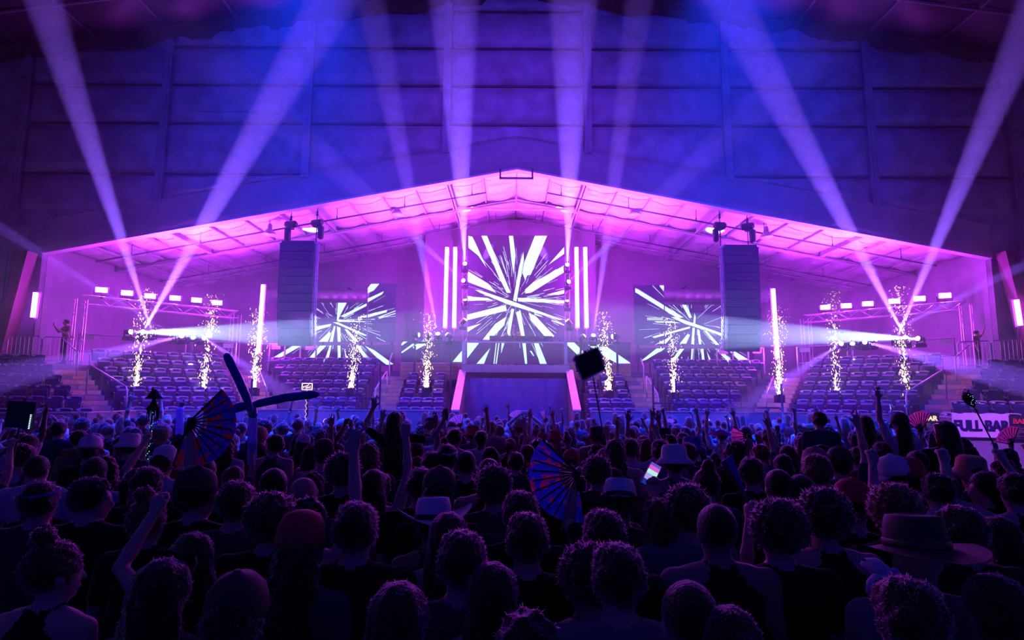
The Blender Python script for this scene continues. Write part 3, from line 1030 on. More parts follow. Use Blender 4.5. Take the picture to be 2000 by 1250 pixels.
# added up-lights without fixtures that fill the low roof with magenta light
for s in (-1, 1):
    side = 'left' if s < 0 else 'right'
    for j, (x, y, pw) in enumerate(((3.6, 24.6, 1.0), (8.6, 24.3, 1.0), (13.2, 24.2, .7))):
        lamp('added_roof_up_wash', 'SPOT', (s * x, y - .7, 4.6), (s * x * .97, y - .3, 9), MAGENTA, 26000 * pw * G_STAGE, 95, 1.0, .3)
# ------------------------------------------------------------------ seating bowl
M_seat = mat('navy_seat_plastic', (0.022, 0.028, 0.13), 0.32, var=.1, scale=20)
M_plate = mat('pale_number_plate', (0.85, 0.82, 0.85), 0.4)
M_arm = mat('seat_standard', (0.10, 0.10, 0.16), 0.4)
M_step = mat('pine_step_face', (0.80, 0.50, 0.40), 0.6, var=.15, scale=5)
M_tread = mat('step_tread', (0.42, 0.36, 0.40), 0.7, var=.15, scale=5)
M_board = mat('white_rink_board', (0.26, 0.27, 0.32), 0.4, var=.08, scale=2)
M_guard = mat('dark_guard_pipe', (0.05, 0.05, 0.09), 0.4)
Z0, RISE, NROW = 0.98, 0.36, 7


def row_floor(k):
    return Z0 + RISE * k


# one seat, facing -Y, origin on the tread under its back
def seat_meshes():
    back = MB()
    vs, fs = [], []
    nu, nv = 6, 5
    for j in range(nv + 1):
        t = j / nv
        for i in range(nu + 1):
            u = -1 + 2 * i / nu
            w = .215 - .02 * (1 - t)
            z = .42 + .43 * t - (.025 * u * u if t > .9 else 0)
            y = .02 + .10 * t - .035 * (1 - u * u) * -1 * .6
            y += -.05 * u * u
            vs.append((u * w, y, z))
    n = len(vs)
    vs += [(x, y + .03, z) for x, y, z in vs]
    W = nu + 1
    for j in range(nv):
        for i in range(nu):
            a = j * W + i
            fs += [(a, a + 1, a + W + 1, a + W), (n + a + W, n + a + W + 1, n + a + 1, n + a)]
    for i in range(nu):
        a, b = i, nv * W + i
        fs += [(a + n, a + n + 1, a + 1, a), (b, b + 1, b + n + 1, b + n)]
    for j in range(nv):
        a, b = j * W, j * W + nu
        fs += [(a, a + W, a + W + n, a + n), (b + n, b + n + W, b + W, b)]
    back.add(vs, fs)
    rim = MB()                 # rolled top lip, coloured paler to stand in for light it catches
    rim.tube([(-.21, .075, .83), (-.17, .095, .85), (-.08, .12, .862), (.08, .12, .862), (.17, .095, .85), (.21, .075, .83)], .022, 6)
    pan = MB()                 # folded seat pan
    pan.hexa([(-.19, -.10, .40), (.19, -.10, .40), (.20, -.02, .42), (-.20, -.02, .42), (-.18, -.13, .70), (.18, -.13, .70), (.19, -.06, .76), (-.19, -.06, .76)])
    std = MB()
    std.hexa([(-.012, -.10, 0), (.012, -.10, 0), (.012, .06, 0), (-.012, .06, 0), (-.012, -.04, .60), (.012, -.04, .60), (.012, .06, .60), (-.012, .06, .60)])
    std.hexa([(-.025, -.26, .60), (.025, -.26, .60), (.025, .08, .62), (-.025, .08, .62), (-.025, -.26, .635), (.025, -.26, .635), (.025, .08, .66), (-.025, .08, .66)])
    plate = MB().box((-.130, .040, .822), (.085, .016, .050))
    return [(nm, m.mesh(nm, mt, sm)) for nm, m, mt, sm in (('backrest', back, M_seat, True), ('top_lip', rim, mat('seat_lip_highlight', (0.50, 0.46, 0.55), .3), True), ('seat_pan', pan, M_seat, False),
                                                              ('armrest', std, M_arm, False), ('number_plate', plate, M_plate, False))]


SEAT = seat_meshes()
SIDE_N = {-1: 'left', 1: 'right'}


def build_block(bname, s, r0a, r0b, rna, rnb, rows, skip=()):
    """Rows of folding seats between the ends a and b, given for the first and the last row; s mirrors."""
    side = SIDE_N[s]
    r0a, r0b, rna, rnb = (Vector((s * p[0] * -1, p[1])) for p in (r0a, r0b, rna, rnb))
    if s > 0:
        r0a, r0b, rna, rnb = r0b, r0a, rnb, rna
    terrace = empty('floor_terrace', (0, 0, 0), 0, kind='structure')
    for k in range(rows):
        t = k / max(1, rows - 1)
        a, b = r0a.lerp(rna, t), r0b.lerp(rnb, t)
        d = b - a
        L = d.length
        u = d / L
        nrm = Vector((u.y, -u.x))            # towards the rink
        zf = row_floor(k)
        f, bk = nrm * .42, nrm * -.44
        ex = u * .1
        q = [a + f - ex, b + f + ex, b + bk + ex, a + bk - ex]
        lo = 0 if k == 0 else zf - RISE - .05
        MB().hexa([(p.x, p.y, lo) for p in q] + [(p.x, p.y, zf) for p in q]).build('tread', M_conc, terrace)
        ns = max(1, int(round(L / .51)))
        rz = math.atan2(u.y, u.x)
        for i in range(ns):
            p = a + u * (L * (i + .5) / ns)
            px = 1000 + F_PX * (p.x - CAM.x) / p.y
            if px < -25 or px > 2025:
                continue
            root = empty('stadium_seat', (p.x, p.y, zf), rz,
                         'folded navy seat, %s row up, %s from the left, in the %s %s' % (ordinal(k + 1), ordinal(i + 1), side, bname), 'seat', 'folded seats in the %s %s' % (side, bname))
            for nm, me in SEAT:
                if nm == 'armrest':
                    inst(nm, me, root, (-.255, 0, 0))
                    if i == ns - 1:
                        inst(nm, me, root, (.255, 0, 0))
                else:
                    inst(nm, me, root)


BLOCKS = {
    'corner block': ((-16.3, 17.2), (-12.9, 18.45), (-19.2, 20.1), (-16.55, 21.05), 6),
    'angled block': ((-13.2, 20.6), (-10.3, 22.7), (-16.3, 22.9), (-12.85, 26.0), 7),
    'straight block': ((-8.05, 23.0), (-6.1, 23.0), (-11.4, 27.8), (-6.35, 27.8), 7),
    'drape-side block': ((-4.55, 23.0), (-2.75, 23.0), (-4.75, 26.2), (-3.0, 26.2), 5),
}
for s in (-1, 1):
    for nm, (a, b, c, d, n) in BLOCKS.items():
        build_block(nm, s, a, b, c, d, n)
    side = SIDE_N[s]
    # stairs between the blocks: (bottom centre, top centre, width, steps)
    for nm, lo, hi, w, n in (('outer stairs beside the corner block', (-13.1, 19.55), (-16.5, 22.0), 1.25, 13), ('middle stairs beside the straight block', (-9.1, 22.85), (-12.15, 26.9), 1.25, 13),
                             ('inner stairs beside the drape-side block', (-5.35, 22.9), (-5.6, 27.6), 1.15, 13)):
        a, b = Vector((-s * lo[0], lo[1])), Vector((-s * hi[0], hi[1]))
        r = empty('stairs', (a.x, a.y, 0), 0, 'pine-faced %s on the %s' % (nm, side), 'stairs', 'seating stairs')
        u = (b - a).normalized()
        v = Vector((-u.y, u.x))
        L = (b - a).length
        for k in range(n):
            z = Z0 + (RISE * 6 + .0) * k / (n - 1)
            t0, t1 = L * k / n, L * (k + 1) / n
            q = [u * t0 - v * w / 2, u * t0 + v * w / 2, u * t1 + v * w / 2, u * t1 - v * w / 2]
            q = [q[1], q[0], q[3], q[2]]
            o = MB().hexa([(p.x, p.y, 0 if k == 0 else z - .35) for p in q] + [(p.x, p.y, z) for p in q]).build('step', M_tread, r)
            half = .5 if k % 2 else 1.0
            c = u * (t0 - .012) - v * (w * .25 if half < 1 else 0)
            rot = Matrix.Rotation(math.atan2(v.y, v.x), 3, 'Z')
            MB().box((c.x, c.y, z - .09), (w * half * .96, .02, .15), rot).build('step_face', M_step, o)
    # stair handrails, as seen
    mir = lambda x: x if s < 0 else 2018 - x
    dy = 0 if s < 0 else 10
    for lab, pts, Yp in (('lower bent handrail on the outer stairs', [(170, 756), (171, 722), (178, 713), (246, 755), (248, 762), (247, 800)], [20.4, 20.4, 20.35, 18.9, 18.85, 18.85]),
                         ('upper bent handrail on the outer stairs', [(124, 662), (151, 687), (153, 692), (149, 735)], [22.4, 21.6, 21.6, 21.6]),
                         ('bent handrail on the middle stairs', [(507, 725), (520, 755), (521, 760), (521, 785)], [24.6, 23.4, 23.4, 23.4]),
                         ('bent handrail on the inner stairs', [(732, 800), (733, 760), (754, 726), (756, 724), (755, 757)], [22.9, 22.9, 24.6, 24.6, 24.6]),
                         ('upper post on the inner stairs', [(761, 740), (761, 705), (766, 690)], [25.6, 25.6, 26.3])):
        pp = [P(mir(x), y + dy, Y) for (x, y), Y in zip(pts, Yp)]
        for e in (0, -1):
            if pp[e].z < row_floor(6) and lab.find('upper') < 0 or e == 0 and 'upper post' in lab:
                pp[e] = Vector((pp[e].x, pp[e].y, max(Z0 - .02, pp[e].z - .25)))
        mb = MB()
        mb.tube(pp, .026, 7)
        tag(mb.build('handrail', M_pipe, smooth=True), '%s on the %s' % (lab, side), 'handrail', 'stair handrails')
    # dark guard frames at the foot of the stairs
    for lab, x0, x1, yt, Y in (('foot of the middle stairs', 490, 592, 787, 22.35), ('foot of the inner stairs', 697, 742, 778, 22.35)):
        a, b = P(mir(x0), yt + dy, Y), P(mir(x1), yt + dy, Y)
        xa, xb = min(a.x, b.x), max(a.x, b.x)
        mb = MB()
        for x in (xa, xb):
            mb.box((x, Y, (a.z + .9) / 2), (.06, .06, a.z - .9 + 1.8))
        mb.box(((xa + xb) / 2, Y, a.z), (xb - xa, .06, .06)).box(((xa + xb) / 2, Y, a.z - .4), (xb - xa, .04, .04))
        tag(mb.build('guard_rail', M_guard), 'dark square guard frame at the %s on the %s' % (lab, side), 'guard rail', 'guard frames')

# rink boards in front of the first row
path = [(-22, 15.0), (-16.5, 16.5), (-12.75, 17.9), (-12.65, 19.1), (-12.7, 20.15), (-10.05, 22.15), (-8.6, 22.3), (-2.75, 22.35)]
for s in (-1, 1):
    pr = None
    r = empty('wall_rink_%s' % SIDE_N[s], (0, 0, 0), 0, kind='structure')
    for i in range(len(path) - 1):
        a, b = Vector((-s * path[i][0], path[i][1])), Vector((-s * path[i + 1][0], path[i + 1][1]))
        n = max(1, round((b - a).length / 2.4))
        for k in range(n):
            p, q = a.lerp(b, k / n), a.lerp(b, (k + 1) / n)
            u = (q - p).normalized()
            v = Vector((-u.y, u.x)) * .06
            p, q = p + u * .006, q - u * .006
            MB().hexa([(w.x, w.y, 0) for w in (p - v, q - v, q + v, p + v)] + [(w.x, w.y, 1.72) for w in (p - v, q - v, q + v, p + v)]).build('panel', M_board, r)
            MB().hexa([(w.x, w.y, 1.725) for w in (p - v * 1.5, q - v * 1.5, q + v * 1.5, p + v * 1.5)] + [(w.x, w.y, 1.76) for w in (p - v * 1.5, q - v * 1.5, q + v * 1.5, p + v * 1.5)]).build('cap_rail', M_pipe, r)
# upper concourse behind the seats
CZ = row_floor(6) + .25
mb = MB()
for s in (-1, 1):
    poly = [(-26, 20.7), (-19.5, 20.7), (-17.0, 21.7), (-16.7, 23.4), (-13.2, 26.6), (-11.8, 28.3), (-6.0, 28.3), (-6.0, 27.7), (-4.6, 27.7), (-4.6, 28.3), (0, 28.3), (0, 32.95), (-18.6, 32.95), (-18.6, 22.95), (-26, 22.95)]
    pts = [(-s * x, y) for x, y in poly]
    n = len(pts)
    vs = [(x, y, CZ - .3) for x, y in pts] + [(x, y, CZ) for x, y in pts]
    fs = [tuple(range(n)), tuple(range(2 * n - 1, n - 1, -1))] + [(i, (i + 1) % n, n + (i + 1) % n, n + i) for i in range(n)]
    MB().add(vs, fs).build('floor_concourse', M_conc)['kind'] = 'structure'
    side = SIDE_N[s]
    MB().hexa([(-s * x, y, 0) for x, y in ((-13.2, 26.7), (-6, 28.4), (-6, 28.6), (-13.4, 26.9))] + [(-s * x, y, CZ - .3) for x, y in ((-13.2, 26.7), (-6, 28.4), (-6, 28.6), (-13.4, 26.9))]).build('wall_concourse_%s' % side, M_conc)['kind'] = 'structure'
    mir = lambda x: x if s < 0 else 2018 - x
    dy = 0 if s < 0 else 8
    # pink-lit banner rails at the concourse edge
    for lab, (xa, ya, xb, yb), (Ya, Yb), h in (('long pale rail frame carrying the beam lamps', (156, 652, 461, 670), (24.4, 26.6), .72), ('pale rail frame behind the straight block', (527, 672, 618, 674), (28.2, 28.2), .7)):
        a, b = P(mir(xa), ya + dy, Ya), P(mir(xb), yb + dy, Yb)
        r = empty('banner_rail', (0, 0, 0), 0, '%s on the %s' % (lab, side), 'railing', 'concourse rails')
        for t in (0, .33, .66, 1):
            p = a.lerp(b, t)
            MB().box((p.x, p.y, (p.z + CZ) / 2), (.06, .06, p.z - CZ)).build('post', M_pipe, r)
        for dzz in (0, -h):
            MB().tube([a + Vector((0, 0, dzz)), b + Vector((0, 0, dzz))], .032, 6).build('rail', M_pipe, r)
        for e, o in ((a, b), (b, a)):
            c = e + (o - e).normalized() * .3
            MB().box((c.x, c.y, c.z - .14), (.42, .02, .2), Matrix.Rotation(math.atan2((b - a).y, (b - a).x), 3, 'Z')).build('sign_plate', M_plate, r)
    # crowd-control barrier at the outer concourse
    a, b = P(mir(15), 655 + dy, 21.9), P(mir(150), 660 + dy, 22.4)
    r = empty('crowd_barrier', (0, 0, 0), 0, 'steel crowd barrier with upright bars on the outer %s concourse' % side, 'barrier', 'crowd barriers')
    for e in range(2):
        p, q = a.lerp(b, .5 * e + .01), a.lerp(b, .5 * e + .49)
        mb = MB()
        mb.tube([Vector((p.x, p.y, CZ + .02)), Vector((p.x, p.y, p.z - .1)), p + (q - p) * .06, q - (q - p) * .06, Vector((q.x, q.y, q.z - .1)), Vector((q.x, q.y, CZ + .02))], .022, 6)
        mb.tube([Vector((p.x, p.y, CZ + .12)), Vector((q.x, q.y, CZ + .12))], .018, 5)
        mb.build('frame', M_pipe, r)
        n = 8
        for k in range(1, n):
            c = p.lerp(q, k / n)
            MB().tube([(c.x, c.y, CZ + .12), (c.x, c.y, c.z)], .010, 5).build('bar', M_pipe, r)
    # slanted column at the end of the opening
    pa, pb = P(mir(52), 492, 22.6), P(mir(0), 640, 22.6)
    MB().hexa([(pb.x - .25, 22.4, CZ), (pb.x + .25, 22.4, CZ), (pb.x + .25, 22.9, CZ), (pb.x - .25, 22.9, CZ), (pa.x - .2, 22.4, pa.z), (pa.x + .2, 22.4, pa.z), (pa.x + .2, 22.9, pa.z), (pa.x - .2, 22.9, pa.z)]).build('column_%s' % side, mat('red_painted_steel', (.20, .06, .10), .5))['kind'] = 'structure'
    # big round duct high on the back wall
    da, db = P(mir(520), 578, 31.6), P(mir(735), 578, 31.6)
    x0, x1 = min(da.x, db.x), max(da.x, db.x)
    r = empty('round_duct', (0, 0, 0), 0, 'fat spiral ventilation duct behind the %s LED screen' % side, 'duct', 'ventilation ducts')
    n = 12
    for k in range(n):
        xa, xb = x0 + (x1 - x0) * k / n, x0 + (x1 - x0) * (k + 1) / n
        MB().tube([(xa, 31.6, da.z), (xa + .04, 31.6, da.z), (xb - .04, 31.6, da.z), (xb, 31.6, da.z)], [.36, .34, .34, .36], 16).build('duct_section', M_pipe, r, smooth=True)
    for x in (x0 + 1.5, x1 - 1.5):
        MB().box((x, 31.6, da.z - .1), (.05, .05, 1.0)).box((x, 32.2, da.z + .45), (.05, 1.5, .05)).build('bracket', M_dsteel, r)

# ------------------------------------------------------------------ spark fountains
M_spark = mat('burning_spark', (.1, .05, .02), .5, emit=(1.0, 0.62, 0.26), strength=9.0, sample=False)
M_sparkw = mat('white_hot_spark', (.1, .1, .05), .5, emit=(1.0, 0.86, 0.60), strength=12.0, sample=False)
FOUNT = [(265, 757, 22.2, 285, 560, 1.0), (397, 758, 23.4, 418, 575, 1.0), (497, 757, 23.6, 505, 600, 1.3), (685, 757, 24.0, 700, 615, 1.0), (832, 757, 24.3, 838, 608, 1.0),
         (1190, 762, 24.3, 1178, 608, 1.0), (1317, 766, 24.0, 1310, 620, 1.0), (1522, 770, 23.6, 1517, 600, 1.3), (1633, 770, 23.4, 1627, 570, .8), (1770, 772, 22.2, 1755, 560, 1.0)]
for j, (px, py, Y, tx, ty, dens) in enumerate(FOUNT):
    base, topp = P(px, py, Y), P(tx, ty, Y)
    H = topp.z - base.z
    lean = (topp.x - base.x)
    rnd = random.Random(100 + j)
    r = empty('spark_fountain', base, 0, '%s golden spark fountain from the left, shooting up from the seats' % ordinal(j + 1), 'spark fountain', 'golden spark fountains')
    MB().box((0, 0, -.18), (.30, .30, .30)).box((0, 0, -.01), (.14, .14, .05)).build('machine', M_black, r)
    for nm, m, cnt in (('spark_spray', M_spark, int(260 * dens)), ('hot_core', M_sparkw, int(110 * dens))):
        mb = MB()
        for q in range(cnt):
            t = rnd.random() ** (1.5 if nm == 'spark_spray' else 3.0)
            z = t * H
            spread = (.05 + .16 * t) if nm == 'hot_core' else (.10 + .30 * t ** .8)
            x = lean * t + rnd.gauss(0, spread * .55)
            y = rnd.gauss(0, spread * .55)
            L = rnd.uniform(.025, .075) * (1.4 - t * .7) * (1.5 if nm == 'hot_core' else 1)
            w = rnd.uniform(.004, .0095) * (1.2 if nm == 'hot_core' else 1)
            tilt = rnd.gauss(0, .18 + .5 * t)
            d = Vector((math.sin(tilt), rnd.gauss(0, .15), math.cos(tilt))).normalized() * L
            c = Vector((x, y, z))
            sx, sy = Vector((w, 0, 0)), Vector((0, w, 0))
            mb.add([c - d * .5, c - sx, c - sy, c + sx, c + sy, c + d * .5], [(0, 2, 1), (0, 3, 2), (0, 4, 3), (0, 1, 4), (5, 1, 2), (5, 2, 3), (5, 3, 4), (5, 4, 1)])
        mb.build(nm, m, r)['kind'] = 'stuff'
    lamp('spark_glow', 'POINT', (lean * .25, -.15, H * .25), None, (1.0, .45, .18), 7 * dens, soft=.15, parent=r)
# ------------------------------------------------------------------ people: smooth bodies grown from a distance field
def surface_nets(F, org, vox):
    """Quad surface of the zero level of F (nx, ny, nz); returns verts, quads."""
    S = F < 0
    nx, ny, nz = F.shape
    c = S[:-1, :-1, :-1].astype(np.int8)
    tot = np.zeros((nx - 1, ny - 1, nz - 1), np.int8)
    for i in (0, 1):
        for j in (0, 1):
            for k in (0, 1):
                tot += S[i:nx - 1 + i, j:ny - 1 + j, k:nz - 1 + k]
    act = (tot > 0) & (tot < 8)
    idx = -np.ones(act.shape, np.int64)
    A = np.argwhere(act)
    idx[act] = np.arange(len(A))
    acc = np.zeros((len(A), 3))
    cnt = np.zeros(len(A))
    corners = [(i, j, k) for i in (0, 1) for j in (0, 1) for k in (0, 1)]
    for a in corners:
        for ax in range(3):
            if a[ax] == 1:
                continue
            b = list(a)
            b[ax] = 1
            fa = F[A[:, 0] + a[0], A[:, 1] + a[1], A[:, 2] + a[2]]
            fb = F[A[:, 0] + b[0], A[:, 1] + b[1], A[:, 2] + b[2]]
            m = (fa < 0) != (fb < 0)
            t = np.where(m, fa / np.where(m, fa - fb, 1), 0)
            p = np.zeros((len(A), 3)) + np.array(a)
            p[:, ax] += t
            acc[m] += p[m]
            cnt[m] += 1
    V = (A + acc / np.maximum(cnt, 1)[:, None]) * vox + org
    Q = []
    for ax in range(3):
        o1, o2 = (ax + 1) % 3, (ax + 2) % 3
        sl0 = [slice(1, -1)] * 3
        lo = [slice(1, -1)] * 3
        hi = [slice(1, -1)] * 3
        lo[ax], hi[ax] = slice(0, -1), slice(1, None)
        a, b = S[tuple(lo)], S[tuple(hi)]
        for sgn in (0, 1):
            E = np.argwhere((a & ~b) if sgn == 0 else (~a & b))
            if not len(E):
                continue
            base = E.copy()
            base[:, o1] += 1
            base[:, o2] += 1
            q = []
            for d1, d2 in ((0, 0), (-1, 0), (-1, -1), (0, -1)):
                g = base.copy()
                g[:, o1] += d1
                g[:, o2] += d2
                q.append(idx[g[:, 0], g[:, 1], g[:, 2]])
            q = np.stack(q, 1)
            Q.append(q if sgn == 0 else q[:, ::-1])
    return V, np.concatenate(Q)


class SDF:
    def __init__(self):
        self.p = []          # (kind, data, k, tag)

    def cap(self, a, b, ra, rb=None, tag=0, k=.03):
        self.p.append(('c', (np.array(a, float), np.array(b, float), ra, ra if rb is None else rb), k, tag))
        return self

    def ell(self, c, r, tag=0, k=.03, rot=None, cut=False):
        self.p.append(('e', (np.array(c, float), np.array(r, float), None if rot is None else np.array(rot)), -k if cut else k, tag))
        return self

    def plane(self, p, n, k=.01):
        """Keep only the side the normal points away from."""
        self.p.append(('p', (np.array(p, float), np.array(n, float) / np.linalg.norm(n)), k, -1))
        return self

    @staticmethod
    def dist(kind, d, X):
        if kind == 'c':
            a, b, ra, rb = d
            ab = b - a
            L2 = max(1e-9, ab @ ab)
            t = np.clip(((X - a) @ ab) / L2, 0, 1)
            return np.linalg.norm(X - a - t[..., None] * ab, axis=-1) - (ra + (rb - ra) * t)
        if kind == 'e':
            c, r, R = d
            q = X - c
            if R is not None:
                q = q @ R
            k0 = np.linalg.norm(q / r, axis=-1)
            k1 = np.linalg.norm(q / (r * r), axis=-1)
            return k0 * (k0 - 1) / np.maximum(k1, 1e-6)
        return (X - d[0]) @ d[1]

    def bounds(self):
        lo, hi = np.full(3, 9.), np.full(3, -9.)
        for kind, d, k, t in self.p:
            if kind == 'p' or k < 0:
                continue
            if kind == 'c':
                r = max(d[2], d[3])
                lo = np.minimum(lo, np.minimum(d[0], d[1]) - r)
                hi = np.maximum(hi, np.maximum(d[0], d[1]) + r)
            else:
                r = d[1].max() if d[2] is not None else d[1]
                lo = np.minimum(lo, d[0] - r)
                hi = np.maximum(hi, d[0] + r)
        return lo, hi

    def surface(self, vox, bump=None):
        lo, hi = self.bounds()
        pad = vox * 3 + (.03 if bump else 0)
        lo, hi = lo - pad, hi + pad
        n = np.ceil((hi - lo) / vox).astype(int) + 1
        ax = [lo[i] + vox * np.arange(n[i]) for i in range(3)]
        F = np.full(n, .2)
        T = np.zeros(n, np.int8)
        B = np.full(n, .2)
        for kind, d, k, tg in self.p:
            m = .06 + abs(k)
            if kind == 'c':
                r = max(d[2], d[3]) + m
                a, b = np.minimum(d[0], d[1]) - r, np.maximum(d[0], d[1]) + r
            elif kind == 'e':
                r = (d[1].max() if d[2] is not None else d[1]) + m
                a, b = d[0] - r, d[0] + r
            else:
                a, b = lo, hi
            i0 = np.clip(((a - lo) / vox).astype(int), 0, n)
            i1 = np.clip(((b - lo) / vox).astype(int) + 2, 0, n)
            sl = tuple(slice(i0[q], i1[q]) for q in range(3))
            if any(s.stop <= s.start for s in sl):
                continue
            X = np.stack(np.meshgrid(*[ax[q][sl[q]] for q in range(3)], indexing='ij'), -1)
            D = self.dist(kind, d, X)
            f = F[sl]
            if kind == 'p':
                F[sl] = np.maximum(f, D)
            elif k < 0:
                F[sl] = np.maximum(f, -D)
            else:
                h = np.clip(.5 + .5 * (f - D) / k, 0, 1)
                F[sl] = f + (D - f) * h - k * h * (1 - h)
                bb = B[sl]
                w = D < bb
                T[sl] = np.where(w, tg, T[sl])
                B[sl] = np.where(w, D, bb)
        if bump:
            X = np.stack(np.meshgrid(*ax, indexing='ij'), -1)
            F = F + bump(X)
        V, Q = surface_nets(F, lo, vox)
        c = V[Q].mean(1)
        g = np.clip(np.round((c - lo) / vox).astype(int), 0, n - 1)
        return V, Q, T[g[:, 0], g[:, 1], g[:, 2]]


def np_mesh(name, V, Q, T=None, mats=()):
    me = bpy.data.meshes.new(name)
    me.vertices.add(len(V))
    me.vertices.foreach_set('co', np.asarray(V, np.float32).ravel())
    me.loops.add(len(Q) * 4)
    me.loops.foreach_set('vertex_index', np.asarray(Q, np.int32).ravel())
    me.polygons.add(len(Q))
    me.polygons.foreach_set('loop_start', np.arange(0, len(Q) * 4, 4, dtype=np.int32))
    for m in mats:
        me.materials.append(m)
    if T is not None:
        me.polygons.foreach_set('material_index', np.asarray(T, np.int32))
    me.polygons.foreach_set('use_smooth', np.ones(len(Q), bool))
    me.update(calc_edges=True)
    return me


SKIN, SHIRT, PANTS, SHOE, HAIRT = 0, 1, 2, 3, 4


def unit(v):
    v = np.array(v, float)
    return v / np.linalg.norm(v)


def hand(s, w, d, nrm, pose, side):
    """Palm and five fingers at wrist w; d points along the fingers, nrm out of the palm; side +1 for a right hand."""
    d, nrm = unit(d), unit(nrm)
    nrm = unit(nrm - d * (nrm @ d))
    th = unit(np.cross(d, nrm)) * side          # towards the thumb
    w = np.array(w, float)
    R = np.stack([th, nrm, d], 1)
    s.ell(w + d * .048, (.041, .017, .050), SKIN, .012, R)
    s.ell(w + d * .02 + th * .012, (.030, .018, .030), SKIN, .012, R)
    lens = [.070, .078, .072, .056]
    for i in range(4):
        x = .030 - .0205 * i
        base = w + d * (.088 - .006 * abs(i - 1)) + th * x
        spread = th * (.16 - .11 * i)
        curl = {'open': .12, 'relaxed': .7, 'fist': 1.75, 'grip': 1.5, 'peace': .05 if i < 2 else 1.8, 'point': .05 if i == 0 else 1.8, 'horns': .05 if i in (0, 3) else 1.8}[pose]
        sp = spread * (1.6 if pose == 'open' else (2.2 if pose == 'peace' else .4))
        p = base
        ang = curl * .55
        L = lens[i]
        for seg, fr in enumerate((.45, .32, .23)):
            dr = unit(d * math.cos(ang) + nrm * math.sin(ang) + sp * max(0, math.cos(ang)))
            q = p + dr * L * fr
            r0 = .0098 - .0008 * seg
            s.cap(p, q, r0, r0 - .0008, SKIN, .006)
            p = q
            ang += curl * .8
    # thumb leaves the side of the palm near its base
    p = w + d * .03 + th * .034
    out = {'open': .9, 'relaxed': .55, 'fist': .15, 'grip': .2, 'peace': .1, 'point': .15, 'horns': .1}[pose]
    fold = {'open': .1, 'relaxed': .3, 'fist': .9, 'grip': .8, 'peace': .9, 'point': .9, 'horns': .9}[pose]
    if pose == 'grip' and False:
        out = .5
    d1 = unit(d * .8 + th * out + nrm * fold * .5)
    q = p + d1 * .036
    s.cap(p, q, .0125, .011, SKIN, .01)
    d2 = unit(d * .9 + th * out * .4 + nrm * fold - th * (fold * .5))
    s.cap(q, q + d2 * .030, .0105, .0095, SKIN, .006)


def arm(s, sh, el, wr, hd, hn, pose, side, sleeve, build=1.0):
    sh, el, wr = (np.array(v, float) for v in (sh, el, wr))
    b = build
    ua = SHIRT if sleeve else SKIN
    s.cap(sh, sh + (el - sh) * .55, .056 * b + (.006 if sleeve else 0), .047 * b + (.010 if sleeve else 0), ua, .03)
    s.cap(sh + (el - sh) * .5, el, .044 * b, .037 * b, SHIRT if sleeve == 2 else SKIN, .015)
    fa = SHIRT if sleeve == 2 else SKIN
    mid = el + (wr - el) * .3
    s.cap(el, mid, .037 * b, .040 * b, fa, .015)
    s.cap(mid, wr, .039 * b, .026, fa, .015)
    hand(s, wr, hd, hn, pose, side)


def head(s, yaw=0.0, pitch=0.0, c=(0, .02, 1.60)):
    """Head facing +Y at yaw 0; positive yaw turns to the person's left."""
    cy, sy = math.cos(yaw), math.sin(yaw)
    cp, sp = math.cos(pitch), math.sin(pitch)
    R = np.array([[cy, -sy, 0], [sy, cy, 0], [0, 0, 1]]) @ np.array([[1, 0, 0], [0, cp, -sp], [0, sp, cp]])
    c = np.array(c, float)

    def W(p):
        return c + R @ np.array(p, float)
    s.ell(W((0, -.012, .022)), (.075, .094, .088), SKIN, .03, R)            # cranium
    s.ell(W((0, .022, -.035)), (.060, .066, .078), SKIN, .03, R)            # face and jaw
    s.ell(W((0, .062, -.088)), (.026, .022, .020), SKIN, .02, R)            # chin
    s.cap(W((0, .086, .004)), W((0, .106, -.034)), .009, .014, SKIN, .012)  # nose
    s.ell(W((0, .088, -.062)), (.024, .010, .010), SKIN, .008, R)           # mouth
    s.ell(W((0, .080, .022)), (.052, .014, .012), SKIN, .015, R)            # brow
    for k in (-1, 1):
        s.ell(W((k * .030, .080, .004)), (.014, .010, .009), SKIN, .004, R)  # eyes
        s.ell(W((k * .030, .094, -.012)), (.016, .014, .011), 0, .004, R, cut=True)
        s.ell(W((k * .076, -.008, -.008)), (.012, .022, .032), SKIN, .008, R)  # ears
    return R


